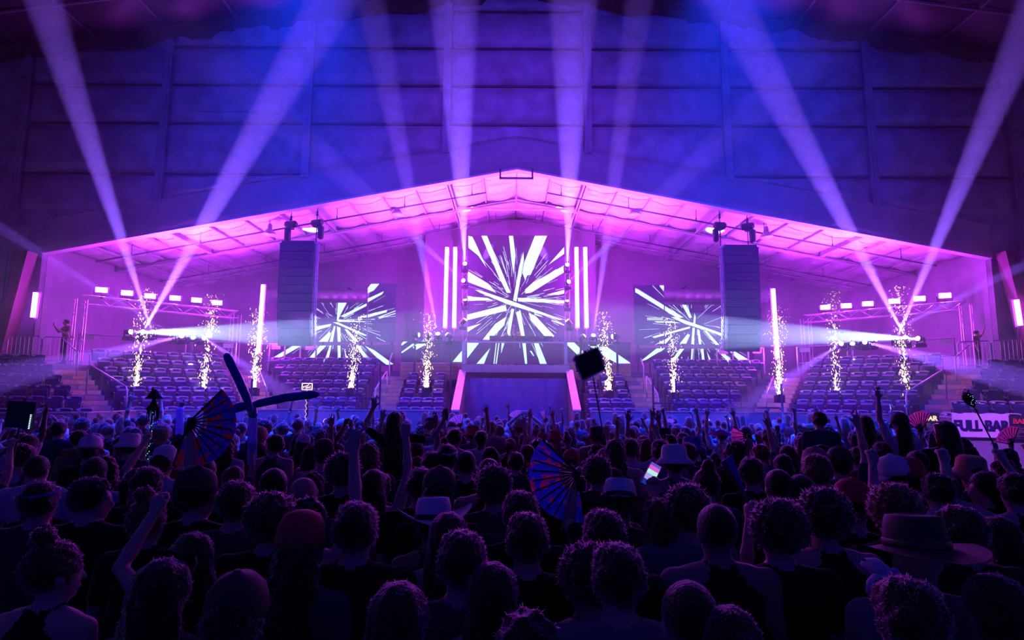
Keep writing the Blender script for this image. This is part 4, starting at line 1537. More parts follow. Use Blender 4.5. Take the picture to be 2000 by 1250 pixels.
def body(arms='down', build=1.0, sleeve=1, yaw=0.0, pitch=0.0, vox=.015, sit=False, hip=0.0, female=False):
    """One standing (or shoulder-riding) person facing +Y, 1.72 m tall, feet on z = 0."""
    s = SDF()
    sw = (.170 if female else .188) * build
    hw = .165 if female else .155
    dpt = .105 * build
    # torso
    s.ell((0, 0, 1.30), (sw * .92, dpt * 1.08, .19), SHIRT, .05)
    s.ell((0, -.005, 1.10), (sw * (.74 if female else .84), dpt * .95, .18), SHIRT, .06)
    s.ell((0, 0, .95), (hw, dpt * 1.08, .13), PANTS, .05)
    if female:
        for k in (-1, 1):
            s.ell((k * .075, .085, 1.27), (.06, .05, .06), SHIRT, .04)
    s.cap((-sw * .62, -.01, 1.41), (sw * .62, -.01, 1.41), .062 * build, .062 * build, SHIRT if sleeve else SKIN, .05)
    # neck and head
    s.cap((0, -.012, 1.40), (0, .012, 1.53), .060 * (.88 if female else 1), .052 * (.88 if female else 1), SKIN, .03)
    R = head(s, yaw, pitch)
    # legs
    for k in (-1, 1):
        if sit:
            kn, an = (k * .17, .36, .90), (k * .15, .34, .48)
        else:
            kn, an = (k * .10, .02, .50), (k * .11, -.02, .09)
        s.cap((k * .085, 0, .93), kn, .092, .062, PANTS, .04)
        mid = tuple(np.array(kn) * .68 + np.array(an) * .32 + np.array((0, -.012, 0)))
        s.cap(kn, mid, .060, .060, PANTS, .02)
        s.cap(mid, an, .058, .042, PANTS, .02)
        fz = an[2] - .045
        s.cap((an[0], an[1] - .03, fz), (an[0] + k * .015, an[1] + .14, fz - .012), .044, .036, SHOE, .02)
    S = lambda k: np.array((k * (sw + .004), -.01, 1.405))
    rest = {k: (S(k), S(k) + np.array((k * .045, -.02, -.29)), S(k) + np.array((k * .06, .08, -.53)), (k * .05, .25, -1), (-k, .2, 0), 'relaxed') for k in (-1, 1)}
    A = dict(rest)
    up = lambda k, h='open': (S(k) + np.array((k * .01, 0, .03)), S(k) + np.array((k * .07, .06, .30)), S(k) + np.array((k * .04, .10, .56)), (k * -.05, .12, 1), (0, 1, 0), h)
    upbent = lambda k, h='fist': (S(k) + np.array((0, 0, .02)), S(k) + np.array((k * .20, .10, .14)), S(k) + np.array((k * .13, .22, .37)), (-k * .1, .2, 1), (-k * .3, 1, 0), h)
    front = lambda k: (S(k), S(k) + np.array((k * .07, .03, -.28)), S(k) + np.array((-k * .06, .25, -.16)), (-k * .5, .5, .6), (-k, 0, 0), 'relaxed')
    outk = lambda k, h='grip': (S(k) + np.array((k * .02, 0, .02)), S(k) + np.array((k * .27, .03, .0)), S(k) + np.array((k * .40, .08, .22)), (k * .25, .1, 1), (-k, .2, .2), h)
    phone = lambda k: (S(k), S(k) + np.array((k * .09, .14, -.18)), S(k) + np.array((-k * .02, .36, .08)), (-k * .1, .1, 1), (0, -1, 0), 'grip')
    hold = lambda k: (S(k) + np.array((0, .0, .01)), S(k) + np.array((k * .10, .22, .06)), S(k) + np.array((k * .04, .30, .33)), (0, .15, 1), (-k, .3, 0), 'grip')
    heart = lambda k: (S(k) + np.array((0, 0, .03)), S(k) + np.array((k * .14, .05, .26)), S(k) + np.array((-k * .10, .10, .46)), (-k * .7, .1, .6), (-k * .3, 1, -.4), 'relaxed')
    phigh = lambda k: (S(k), S(k) + np.array((k * .05, .21, .04)), S(k) + np.array((-k * .13, .34, .29)), (-k * .1, .1, 1), (0, -1, 0), 'grip')
    table = {'down': {}, 'phone_high': {1: phigh(1)}, 'right_up': {1: up(1)}, 'left_up': {-1: up(-1)}, 'both_up': {1: up(1), -1: up(-1)}, 'right_fist': {1: upbent(1), -1: rest[-1]},
             'left_fist': {-1: upbent(-1)}, 'front': {1: front(1), -1: front(-1)}, 'phone': {1: phone(1), -1: front(-1)}, 'rider': {1: outk(1), -1: upbent(-1, 'open')},
             'hold_right': {1: hold(1)}, 'hold_left': {-1: hold(-1)}, 'peace': {1: up(1, 'peace')}, 'point': {-1: upbent(-1, 'point')}, 'heart': {1: heart(1), -1: heart(-1)},
             'right_grip': {1: up(1, 'grip')}, 'left_grip': {-1: up(-1, 'grip')}}
    A.update(table[arms])
    tips = {}
    for k, a in A.items():
        arm(s, *a, k, sleeve, build * (.86 if female else 1))
        tips[k] = (np.array(a[2]) + unit(a[3]) * .075 + unit(a[4]) * .02, unit(a[3]))
    V, Q, T = s.surface(vox)
    return V, Q, T, R, tips


HC = np.array((0, .02, 1.60))


def hair_mesh(style, vox=.013):
    """Hair in the head's own frame, origin at the head centre, face towards +Y."""
    s = SDF()
    bump = None
    if style in ('short', 'buzz'):
        g = .010 if style == 'buzz' else .020
        s.ell((0, -.016, .030), (.075 + g, .094 + g, .088 + g), 0, .02)
        s.ell((0, .095, -.05), (.085, .085, .105), 0, .01, cut=True)
        s.plane((0, 0, -.045), (0, .35, -1))
        if style == 'short':
            bump = lambda X: .010 * np.sin(X[..., 0] * 110 + 2 * np.sin(X[..., 2] * 50)) * np.sin(X[..., 1] * 100 + 1) * np.sin(X[..., 2] * 90) - .006 * np.sin(X[..., 0] * 37 + 1) * np.sin(X[..., 2] * 41 + X[..., 1] * 30)
    elif style == 'curly':
        s.ell((0, -.022, .045), (.118, .128, .118), 0, .02)
        s.ell((0, .115, -.045), (.085, .085, .100), 0, .01, cut=True)
        s.plane((0, 0, -.085), (0, .4, -1))
        bump = lambda X: .020 * np.sin(X[..., 0] * 95 + 2 * np.sin(X[..., 2] * 60)) * np.sin(X[..., 1] * 90 + 2) * np.sin(X[..., 2] * 100 + 1)
    elif style in ('long', 'wavy'):
        s.ell((0, -.018, .028), (.096, .112, .106), 0, .02)
        s.ell((0, .115, -.055), (.080, .085, .110), 0, .01, cut=True)
        w = .085
        s.cap((0, -.075, -.02), (0, -.115, -.20), .078, .070, 0, .04)
        for k in (-1, 0, 1):
            s.cap((k * .055, -.075, -.08), (k * .075, -.12 - .02 * (k == 0), -.43 + .03 * abs(k)), .048, .034, 0, .04)
        f = 70 if style == 'long' else 45
        a = .005 if style == 'long' else .012
        bump = lambda X: a * np.sin(X[..., 0] * f * 1.5 + 3 * np.sin(X[..., 2] * 14)) * np.cos(X[..., 1] * 60 + (0 if style == 'long' else 1) * X[..., 2] * 55)
    elif style == 'bun':
        s.ell((0, -.016, .028), (.090, .108, .102), 0, .02)
        s.ell((0, .105, -.05), (.085, .088, .108), 0, .01, cut=True)
        s.plane((0, 0, -.05), (0, .5, -1))
        s.ell((0, -.05, .150), (.048, .046, .042), 0, .012)
        bump = lambda X: .008 * np.sin(X[..., 0] * 120) * np.sin(X[..., 2] * 100 + X[..., 1] * 60)
    elif style == 'ponytail':
        s.ell((0, -.016, .028), (.088, .106, .100), 0, .02)
        s.ell((0, .105, -.05), (.085, .088, .108), 0, .01, cut=True)
        s.plane((0, 0, -.05), (0, .5, -1))
        s.cap((0, -.11, .06), (0, -.16, .02), .028, .038, 0, .01)
        s.cap((0, -.16, .02), (0, -.15, -.26), .040, .016, 0, .02)
        bump = lambda X: .004 * np.sin(X[..., 0] * 120) * np.sin(X[..., 2] * 40 + X[..., 1] * 60)
    V, Q, T = s.surface(vox, bump)
    return V, Q


def hat_mesh(kind):
    m = MB()
    if kind == 'cap':
        m.lathe([(.108, -.005), (.110, .03), (.098, .085), (.065, .122), (.02, .136), (.012, .146)], 20, Matrix.Translation((0, -.012, .015)) @ Matrix.Diagonal((.94, 1.06, 1, 1)))
        vs, fs = [], []
        for j in range(4):
            for i in range(9):
                a = math.pi * (i / 8)
                r = 1 + j / 3 * .72
                vs.append((.094 * math.cos(a) * (1 + .03 * j), .02 + .085 * math.sin(a) * r, .018 - .018 * j * math.sin(a) - .010 * (math.cos(a)) ** 2))
        for j in range(3):
            for i in range(8):
                q = j * 9 + i
                fs.append((q, q + 1, q + 10, q + 9))
        n = len(vs)
        vs += [(x, y, z - .006) for x, y, z in vs]
        fs += [tuple(i + n for i in f[::-1]) for f in fs]
        m.add(vs, fs)
    elif kind == 'bucket':
        m.lathe([(.165, -.045), (.168, -.040), (.118, .012), (.112, .02), (.104, .095), (.085, .118), (.03, .124)], 24, Matrix.Translation((0, -.012, .015)))
    elif kind in ('cowboy', 'panama'):
        n = 32
        prof = [(.215, .0), (.20, -.002), (.15, .0), (.108, .008), (.110, .03), (.104, .08), (.092, .118), (.06, .122), (.025, .100)]
        vs, fs = [], []
        for r, z in prof:
            for k in range(n):
                a = 2 * math.pi * k / n
                x, y = r * math.cos(a) * (.92 if r < .12 else 1), r * math.sin(a) * 1.1
                zz = z
                if r > .12:
                    t = (r - .108) / .107
                    zz += (.085 if kind == 'cowboy' else .02) * t * t * abs(math.cos(a)) ** 1.5 - .02 * t * abs(math.sin(a))
                vs.append((x, y - .012, zz + .012))
        for i in range(len(prof) - 1):
            for k in range(n):
                k2 = (k + 1) % n
                fs.append((i * n + k, (i + 1) * n + k, (i + 1) * n + k2, i * n + k2)[::-1])
        fs.append(tuple((len(prof) - 1) * n + k for k in range(n)))
        m.add(vs, fs)
        m.lathe([(.111, .012), (.1135, .015), (.1135, .036), (.110, .04)], 28, Matrix.Translation((0, -.012, .008)) @ Matrix.Diagonal((.93, 1.10, 1, 1)), mi=1)
    elif kind == 'beanie':
        m.lathe([(.100, -.012), (.108, -.01), (.108, .03), (.103, .035), (.100, .075), (.075, .118), (.03, .135)], 22, Matrix.Translation((0, -.016, .02)) @ Matrix.Diagonal((.95, 1.1, 1, 1)))
    elif kind == 'headband':
        m.lathe([(.094, -.015), (.098, -.012), (.100, .008), (.096, .012)], 24, Matrix.Translation((0, -.014, .035)) @ Matrix.Rotation(.25, 4, 'X') @ Matrix.Diagonal((.97, 1.15, 1, 1)))
    return m


def backpack_mesh():
    m = MB()
    for (c, sz) in (((0, -.185, 1.18), (.27, .13, .40)), ((0, -.265, 1.10), (.21, .05, .20))):
        x, y, z = (v / 2 for v in sz)
        prof = []
        for zz, k in ((-z, .82), (-z * .8, 1), (z * .7, 1), (z, .72)):
            prof.append([(c[0] + sx * x * k, c[1] + sy * y * (k if sy < 0 else 1), c[2] + zz) for sx, sy in ((-1, 1), (-1, -.5), (-.6, -1), (.6, -1), (1, -.5), (1, 1))])
        vs = [p for r in prof for p in r]
        fs = [(j * 6 + i, j * 6 + (i + 1) % 6, (j + 1) * 6 + (i + 1) % 6, (j + 1) * 6 + i) for j in range(3) for i in range(6)] + [tuple(range(6))[::-1], tuple(18 + i for i in range(6))]
        m.add(vs, fs)
    for k in (-1, 1):
        m.tube([(k * .10, -.12, 1.36), (k * .115, -.06, 1.468), (k * .115, .05, 1.45), (k * .12, .125, 1.30), (k * .14, .07, 1.08), (k * .13, -.10, 1.02)], .016, 6)
    return m
# ------------------------------------------------------------------ the crowd
SKINS = [mat('skin_light', (0.55, 0.36, 0.28), .5, spec=.3, sheen=.7), mat('skin_tan', (0.38, 0.22, 0.15), .5, spec=.3, sheen=.7), mat('skin_brown', (0.16, 0.085, 0.055), .5, spec=.3, sheen=.7)]
HAIRS = [mat('hair_black', (0.010, 0.008, 0.009), .38, spec=.12, sheen=.55, bump=.5, bscale=90), mat('hair_brown', (0.035, 0.018, 0.012), .4, spec=.12, sheen=.55, bump=.5, bscale=90), mat('hair_auburn', (0.14, 0.03, 0.02), .4, spec=.12, sheen=.55, bump=.5, bscale=90), mat('hair_blond', (0.32, 0.20, 0.11), .42, spec=.12, sheen=.55, bump=.5, bscale=90)]
HAIRN = ['black', 'dark brown', 'auburn', 'blond']
SHIRTS = [('black', mat('cloth_black', (0.012, 0.012, 0.014), .85, spec=.1, sheen=.22)), ('charcoal', mat('cloth_charcoal', (0.045, 0.045, 0.055), .85, spec=.1, sheen=.22)), ('navy', mat('cloth_navy', (0.02, 0.03, 0.09), .85, spec=.1, sheen=.22)),
          ('white', mat('cloth_white', (0.55, 0.54, 0.56), .85, spec=.1, sheen=.22)), ('maroon', mat('cloth_maroon', (0.16, 0.02, 0.03), .85, spec=.1, sheen=.22)), ('grey', mat('cloth_grey', (0.18, 0.18, 0.20), .85, spec=.1, sheen=.22))]
PANT = mat('cloth_dark_denim', (0.02, 0.022, 0.035), .8, spec=.1, sheen=.22)
SHOEM = mat('shoe_dark', (0.02, 0.02, 0.02), .6)
HATM = {'white': mat('hat_white', (.72, .70, .74), .75), 'black': mat('hat_black', (.015, .015, .02), .75), 'red': mat('hat_red', (.42, .03, .04), .75), 'blue': mat('hat_blue', (.10, .14, .45), .75), 'tan': mat('hat_tan', (.35, .25, .18), .8)}
BAND = mat('hat_band', (.02, .02, .02), .6)

VAR = {}


def variant(key, vox=.016, **kw):
    kk = (key, vox)
    if kk not in VAR:
        V, Q, T, R, tips = body(vox=vox, **kw)
        VAR[kk] = (np_mesh('body', V, Q, T, [SKINS[0], SHIRTS[0][1], PANT, SHOEM]), R, tips)
    return VAR[kk]


STY = {}
STRAND = bpy.data.materials.new('pale_rim_strand')  # paler than the hair itself, added for bright rims on backlit heads
STRAND.use_nodes = True
_n = STRAND.node_tree
_n.nodes.remove(_n.nodes['Principled BSDF'])
_t = _n.nodes.new('ShaderNodeBsdfTranslucent')
_t.inputs[0].default_value = (.9, .6, .75, 1)
_d = _n.nodes.new('ShaderNodeBsdfDiffuse')
_d.inputs[0].default_value = (.2, .12, .12, 1)
_m = _n.nodes.new('ShaderNodeAddShader')
_n.links.new(_t.outputs[0], _m.inputs[0])
_n.links.new(_d.outputs[0], _m.inputs[1])
_n.links.new(_m.outputs[0], _n.nodes['Material Output'].inputs[0])


def style(kind, vox=.015):
    if (kind, vox) not in STY:
        V, Q = hair_mesh(kind, vox)
        me = np_mesh('hair', V, Q, None, [HAIRS[0]])
        N = np.zeros(len(V) * 3, np.float32)
        me.vertex_normals.foreach_get('vector', N)
        N = N.reshape(-1, 3)
        # loose strands, added pale and translucent to make bright rims against the light
        rg = np.random.default_rng(len(kind) * 7 + len(V))
        ok = np.where(~((V[:, 1] > .06) & (V[:, 2] < .03)))[0]
        cnt = 1300 if vox < .014 else 600
        i = rg.choice(ok, cnt)
        lng = {'short': .013, 'buzz': .006, 'curly': .024, 'long': .014, 'wavy': .020, 'bun': .013, 'ponytail': .012}[kind]
        B = V[i] - N[i] * .003
        D = N[i] + rg.normal(0, .55, (cnt, 3)) + np.array((0, 0, -.5 if kind in ('long', 'wavy') else 0))
        D = D / np.linalg.norm(D, axis=1)[:, None] * (lng * rg.uniform(.35, 1.1, cnt))[:, None]
        U = np.cross(D, rg.normal(0, 1, (cnt, 3)))
        U = U / np.linalg.norm(U, axis=1)[:, None] * (.0012 if vox < .014 else .0020)
        SV = np.stack([B - U, B + U, B + D + U * .4, B + D - U * .4], 1).reshape(-1, 3)
        SQ = np.arange(len(SV)).reshape(-1, 4) + len(V)
        bpy.data.meshes.remove(me)
        STY[(kind, vox)] = np_mesh('hair', np.concatenate([V, SV]), np.concatenate([Q, SQ]), np.concatenate([np.zeros(len(Q)), np.ones(len(SQ))]), [HAIRS[0], STRAND])
    return STY[(kind, vox)]


HAT = {}


def hat(kind):
    if kind not in HAT:
        m = hat_mesh(kind)
        HAT[kind] = m.mesh(kind, [HATM['white'], BAND], smooth=True)
    return HAT[kind]


PACK = backpack_mesh().mesh('backpack', [mat('backpack_nylon', (.02, .02, .03), .6)], smooth=False)

ARMW = {'down': '', 'right_up': 'right hand raised', 'left_up': 'left hand raised', 'both_up': 'both hands up', 'right_fist': 'right fist up', 'left_fist': 'left fist up', 'front': 'hands at chest',
        'phone': 'holding a phone up', 'peace': 'making a peace sign', 'point': 'pointing up', 'heart': 'hands forming a heart', 'hold_right': 'right hand gripping', 'hold_left': 'left hand gripping',
        'phone_high': 'filming with a phone', 'rider': 'riding on shoulders', 'right_grip': 'right arm lifting', 'left_grip': 'left arm lifting'}
STYW = {'short': 'short', 'buzz': 'cropped', 'curly': 'curly', 'long': 'straight', 'wavy': 'wavy', 'bun': 'top-knot', 'ponytail': 'ponytailed', 'bald': 'no'}
LAND = [(0, 'left corner seats'), (68, 'leftmost light tube'), (198, 'leftmost blinder'), (265, 'first spark fountain'), (330, 'left beam lamps'), (397, 'second spark fountain'), (497, 'third spark fountain'), (585, 'left speaker column'),
        (685, 'fourth spark fountain'), (770, 'left inner stairs'), (832, 'fifth spark fountain'), (900, 'left drape parapet'), (955, 'left drape half'), (1008, 'drape middle'), (1060, 'right drape half'), (1115, 'right drape parapet'), (1190, 'sixth spark fountain'), (1250, 'right inner stairs'),
        (1317, 'seventh spark fountain'), (1385, 'right LED screen'), (1440, 'right speaker column'), (1522, 'eighth spark fountain'), (1580, 'right middle stairs'), (1633, 'ninth spark fountain'), (1700, 'right beam lamps'), (1770, 'tenth spark fountain'), (1846, 'rightmost blinder'), (1915, 'white bar banner'), (1985, 'rightmost light tube')]
PEOPLE = []


def project(p):
    v = CROT.transposed() @ (Vector(p) - CAM)
    return 1000 + F_PX * v.x / -v.z, 625 - F_PX * v.y / -v.z


def person(x, y, h=1.72, arms='down', build=1.0, female=False, sleeve=1, hair='short', hcol=0, skin=0, shirt=0, hat_kind=None, hat_col='black', pack=False, yaw=0.0, turn=0.0, pitch=0.0, vox=.016,
           zoff=0.0, sit=False, note='', hat_back=False, rz=None):
    key = (arms, build, female, sleeve, turn, pitch, sit)
    me, R, tips = variant(key, vox, arms=arms, build=build, sleeve=sleeve, yaw=turn, pitch=pitch, female=female, sit=sit)
    sc = h / 1.72
    root = empty('person', (x, y, zoff), yaw)
    root.scale = (sc, sc, sc)
    b = inst('body', me, root)
    for i, m in ((0, SKINS[skin]), (1, SHIRTS[shirt][1])):
        b.material_slots[i].link = 'OBJECT'
        b.material_slots[i].material = m
    eul = Matrix(R.tolist()).to_euler()
    if hair != 'bald':
        o = inst('hair', style(hair, .012 if vox < .014 else .016), root, tuple(HC), eul)
        o.material_slots[0].link = 'OBJECT'
        o.material_slots[0].material = HAIRS[hcol]
    if hat_kind:
        e2 = (Matrix(R.tolist()) @ Matrix.Rotation(math.pi if hat_back else 0, 3, 'Z') @ Matrix.Rotation(-.12, 3, 'X')).to_euler()
        lift = Matrix(R.tolist()) @ Vector((0, 0, .028))
        o = inst(hat_kind if hat_kind in ('beanie', 'headband') else hat_kind + '_hat', hat(hat_kind), root, tuple(Vector(HC) + lift), e2)
        o.material_slots[0].link = 'OBJECT'
        o.material_slots[0].material = HATM[hat_col]
    if pack:
        inst('backpack', PACK, root)
    d = y
    band = 'front row' if d < 3 else 'near crowd' if d < 4.6 else 'mid crowd' if d < 7.5 else 'far crowd' if d < 11 else 'rink-side crowd'
    pxx = project((x, y, 1.6))[0]
    lm = min(LAND, key=lambda q: abs(q[0] - pxx))[1]
    if hat_kind:
        first = {'cap': '%s cap', 'bucket': '%s bucket hat', 'cowboy': '%s cowboy hat', 'panama': '%s brimmed hat', 'beanie': '%s beanie', 'headband': '%s headband'}[hat_kind] % hat_col
    else:
        first = 'shaved head' if hair == 'bald' else '%s %s hair' % (STYW[hair], HAIRN[hcol].replace('dark ', ''))
    bits = note or (ARMW[arms] if ARMW[arms] else ('backpack' if pack else '%s top' % SHIRTS[shirt][0]))
    tag(root, None, 'person', 'people standing in the crowd')
    PEOPLE.append((root, ('person with %s, %s' % (first, bits), band, lm, pxx)))
    return root, tips


def tip_world(root_args, tips, k):
    """World position and direction of the grip of hand k."""
    x, y, z, rz, sc = root_args
    p = Vector(tips[k][0].tolist()) * sc
    M = Matrix.Rotation(rz, 3, 'Z')
    return Vector((x, y, z)) + M @ p, M @ Vector(tips[k][1].tolist())


def spot(px, py, h):
    """Floor spot of a person of height h whose head top shows at photo pixel (px, py)."""
    p = PZ(px, py, h)
    return p.x, p.y


TAKEN = []


def hero(px, py, h=1.72, **kw):
    x, y = spot(px, py, h + .012)
    kw.setdefault('vox', .012 if y < 3.6 else .016)
    root, tips = person(x, y, h, **kw)
    TAKEN.append((x, y))
    return root, tips, (x, y, kw.get('zoff', 0.0), kw.get('yaw', 0.0), h / 1.72)


def raised(px, py, h, **kw):
    """A person standing on a low black box so the head top shows at (px, py)."""
    x, y = spot(px, py, h + .34)
    kw.setdefault('vox', .016)
    root, tips = person(x, y, h, zoff=.33, **kw)
    TAKEN.append((x, y))
    tag(MB().box((0, 0, .165), (.5, .45, .33)).box((0, 0, .322), (.52, .47, .016)).build('step_box', M_black, None, loc=(x, y, 0)),
        'low black box under the raised person below the %s' % min(LAND, key=lambda q: abs(q[0] - px))[1], 'box', 'step boxes in the crowd')
    return root, tips, (x, y, .33, kw.get('yaw', 0.0), h / 1.72)


# people picked out one by one in the photograph (pixel of the head top)
H = {}
H['near_man'] = hero(1207, 1063, 1.76, hair='short', hcol=0, sleeve=1, shirt=5, build=1.05, yaw=.0)
H['near_curl'] = hero(1150, 1076, 1.68, hair='curly', hcol=1, female=True, sleeve=0, shirt=0, yaw=.3)
H['woman_bare'] = hero(105, 1057, 1.70, hair='bun', hcol=1, female=True, sleeve=0, shirt=0, turn=-.5, yaw=-.1)
H['shades'] = hero(318, 1092, 1.70, hair='long', hcol=0, female=True, sleeve=1, shirt=1, note='sunglasses on the head')
H['head_band'] = hero(78, 940, 1.76, hair='short', hcol=1, hat_kind='headband', hat_col='blue', sleeve=1, shirt=1)
H['profile'] = hero(180, 933, 1.78, hair='short', hcol=0, turn=-1.1, shirt=0, arms='front')
H['bun_a'] = hero(288, 972, 1.74, hair='bun', hcol=2, female=True, sleeve=1, shirt=0)
H['cap_turn'] = hero(383, 929, 1.80, hair='short', hat_kind='cap', hat_col='black', turn=-.9, shirt=0)
H['tall_a'] = hero(462, 940, 1.80, hair='short', hcol=0, shirt=1, build=1.05)
H['crop_a'] = hero(400, 893, 1.78, hair='buzz', hcol=1, shirt=0)
H['bandana'] = hero(268, 913, 1.72, hair='ponytail', hat_kind='headband', hat_col='white', female=True, shirt=0)
H['low_cap'] = hero(458, 1150, 1.66, hair='short', hat_kind='cap', hat_col='black', hat_back=True, shirt=0)
H['bent_arm'] = hero(372, 1040, 1.66, hair='long', hcol=0, arms='left_fist', female=True, sleeve=0, shirt=0, turn=.6, skin=0, yaw=-2.4 * 0)
H['curl_b'] = hero(530, 974, 1.76, hair='curly', hcol=1, shirt=0, build=1.05)
H['wav_b'] = hero(600, 972, 1.74, hair='wavy', hcol=0, female=True, shirt=0, sleeve=0, arms='right_up', skin=0)
H['beanie_b'] = hero(587, 1022, 1.74, hair='wavy', hcol=1, hat_kind='beanie', hat_col='red', female=True, shirt=2, sleeve=2)
H['short_b'] = hero(696, 982, 1.80, hair='short', hcol=0, build=1.08, shirt=0, pack=False)
H['hood_c'] = hero(670, 892, 1.84, hair='curly', hcol=0, shirt=0)
H['bald_c'] = hero(594, 926, 1.78, hair='bald', shirt=2, skin=1, turn=-.4)
H['crop_d'] = hero(535, 913, 1.80, hair='buzz', shirt=3, pack=True)
H['long_e'] = hero(730, 917, 1.74, hair='long', hcol=0, female=True, shirt=0, sleeve=0, arms='peace')
H['short_f'] = hero(823, 914, 1.80, hair='short', hcol=0, shirt=0)
H['cap_g'] = hero(858, 929, 1.80, hair='short', hat_kind='cap', hat_col='black', hat_back=True, shirt=0, pack=True)
H['cowboy'] = hero(846, 983, 1.70, hair='ponytail', hcol=1, hat_kind='cowboy', hat_col='white', female=True, shirt=1, sleeve=0, skin=1, turn=.25)
H['long_h'] = hero(876, 1001, 1.72, hair='long', hcol=1, female=True, shirt=0, sleeve=0)
H['messy_i'] = hero(903, 1038, 1.76, hair='short', hcol=0, shirt=1, build=1.03)
H['curl_j'] = hero(965, 918, 1.80, hair='curly', hcol=1, shirt=1, pack=True)
H['long_k'] = hero(962, 1099, 1.68, hair='long', hcol=0, female=True, shirt=0, sleeve=0)
H['beads'] = hero(778, 1138, 1.70, hair='long', hcol=0, female=True, shirt=0, sleeve=1)
H['slim_l'] = hero(955, 894, 1.82, hair='buzz', skin=1, shirt=0, sleeve=0)
H['crop_m'] = hero(911, 880, 1.80, hair='buzz', hcol=0, shirt=0)
H['band_n'] = hero(873, 868, 1.84, hair='short', hat_kind='headband', hat_col='white', shirt=0)
H['grey_o'] = hero(844, 882, 1.78, hair='short', hcol=1, shirt=5)
H['round_p'] = hero(1180, 997, 1.78, hair='short', hcol=0, shirt=0, build=1.06)
H['panama'] = hero(1211, 948, 1.74, hair='ponytail', hat_kind='panama', hat_col='white', shirt=1, turn=-.2, pitch=-.2)
H['red_q'] = hero(1288, 974, 1.72, hair='wavy', hcol=2, female=True, shirt=0, sleeve=0, arms='phone_high')
H['hoodie_r'] = hero(1342, 958, 1.78, hair='curly', hcol=0, shirt=5, sleeve=2)
H['tank_s'] = hero(1400, 983, 1.80, hair='buzz', hcol=0, sleeve=0, shirt=0, build=1.06, skin=1)
H['curl_t'] = hero(1166, 897, 1.76, hair='curly', hcol=1, female=True, shirt=0)
H['bucket_u'] = hero(1317, 876, 1.82, hair='short', hat_kind='bucket', hat_col='white', shirt=2, sleeve=0)
H['short_v'] = hero(1291, 859, 1.84, hair='short', hcol=0, shirt=5)
H['bun_w'] = hero(1381, 913, 1.78, hair='bun', hcol=0, female=True, shirt=2)
H['short_x'] = hero(1470, 894, 1.80, hair='short', hcol=1, shirt=0, turn=-.6)
H['mask_y'] = hero(1346, 1133, 1.72, hair='buzz', hcol=0, shirt=0)
H['low_z'] = hero(1428, 1182, 1.68, hair='ponytail', hcol=0, female=True, shirt=0)
H['mid_a'] = hero(1030, 1003, 1.76, hair='short', hcol=0, shirt=0)
H['mid_b'] = hero(1018, 960, 1.78, hair='short', hcol=0, shirt=0)
H['low_b'] = hero(1032, 1195, 1.66, hair='wavy', hcol=1, female=True, shirt=0)
H['crop_c'] = hero(1520, 915, 1.80, hair='buzz', hcol=0, shirt=0)
H['crop_cc'] = hero(1564, 925, 1.78, hair='buzz', hcol=0, shirt=1, build=1.05)
H['curl_dd'] = hero(1608, 966, 1.80, hair='curly', hcol=0, shirt=0, sleeve=0, build=1.05)
H['red_cap'] = hero(1666, 952, 1.76, hair='short', hat_kind='cap', hat_col='red', shirt=0, turn=-.9, pitch=-.15)
H['curl_ee'] = hero(1745, 957, 1.80, hair='curly', hcol=2, shirt=0)
H['cap_ff'] = hero(1744, 902, 1.80, hair='short', hat_kind='cap', hat_col='white', turn=1.2, shirt=0)
H['beanie_gg'] = hero(1777, 907, 1.78, hair='short', hat_kind='beanie', hat_col='red', shirt=1)
H['buzz_hh'] = hero(1791, 879, 1.80, hair='buzz', shirt=5)
H['big_ii'] = hero(1876, 989, 1.78, hair='short', hcol=1, shirt=0, build=1.1, skin=1)
H['robe'] = hero(1790, 1024, 1.80, hair='bald', hat_kind='panama', hat_col='black', shirt=5, sleeve=2, build=1.12, pack=False)
H['low_robe'] = hero(1775, 1130, 1.74, hair='short', hcol=1, shirt=1, sleeve=2, build=1.0)
H['near_right'] = hero(1944, 1122, 1.68, hair='long', hcol=1, female=True, shirt=0)
H['profile_jj'] = hero(1926, 921, 1.76, hair='long', hcol=0, female=True, turn=1.3, shirt=0, arms='right_fist', sleeve=0)
H['left_dark'] = hero(1520, 989, 1.78, hair='curly', hcol=0, shirt=0)
H['cap_arm'] = hero(1640, 882, 1.78, hair='short', hat_kind='cap', hat_col='black', arms='right_up', sleeve=1, shirt=2)
H['fist_kk'] = hero(1832, 925, 1.76, hair='short', hcol=0, arms='left_fist', shirt=0, sleeve=0)
H['arm_ll'] = hero(1985, 925, 1.78, hair='short', hcol=0, arms='left_fist', sleeve=0, shirt=0)
H['tall_mm'] = raised(1600, 804, 1.76, hair='short', hcol=0, shirt=2)
H['long_nn'] = raised(1690, 812, 1.70, hair='long', hcol=1, female=True, shirt=1)
H['cap_oo'] = raised(1758, 813, 1.72, hair='long', hat_kind='cap', hat_col='black', arms='left_up', shirt=3, female=True)
H['hood_pp'] = raised(1845, 822, 1.74, hair='long', hcol=0, shirt=0, build=1.1)
H['left_qq'] = hero(115, 823, 1.86, hair='short', hcol=0, shirt=2)
H['cap_rr'] = hero(176, 858, 1.80, hair='short', hat_kind='cap', hat_col='white', shirt=0)
H['bucket_ss'] = hero(253, 852, 1.78, hair='short', hat_kind='bucket', hat_col='white', shirt=2)
H['heart'] = hero(1025, 822, 1.76, arms='heart', hair='short', hcol=1, shirt=2)
H['thumb_tt'] = hero(1500, 838, 1.80, hair='short', shirt=0)
H['bucket_uu'] = hero(1352, 858, 1.78, hair='short', hat_kind='bucket', hat_col='blue', shirt=1)
H['cow_vv'] = hero(886, 838, 1.76, hair='wavy', hat_kind='cowboy', hat_col='white', female=True, shirt=2)
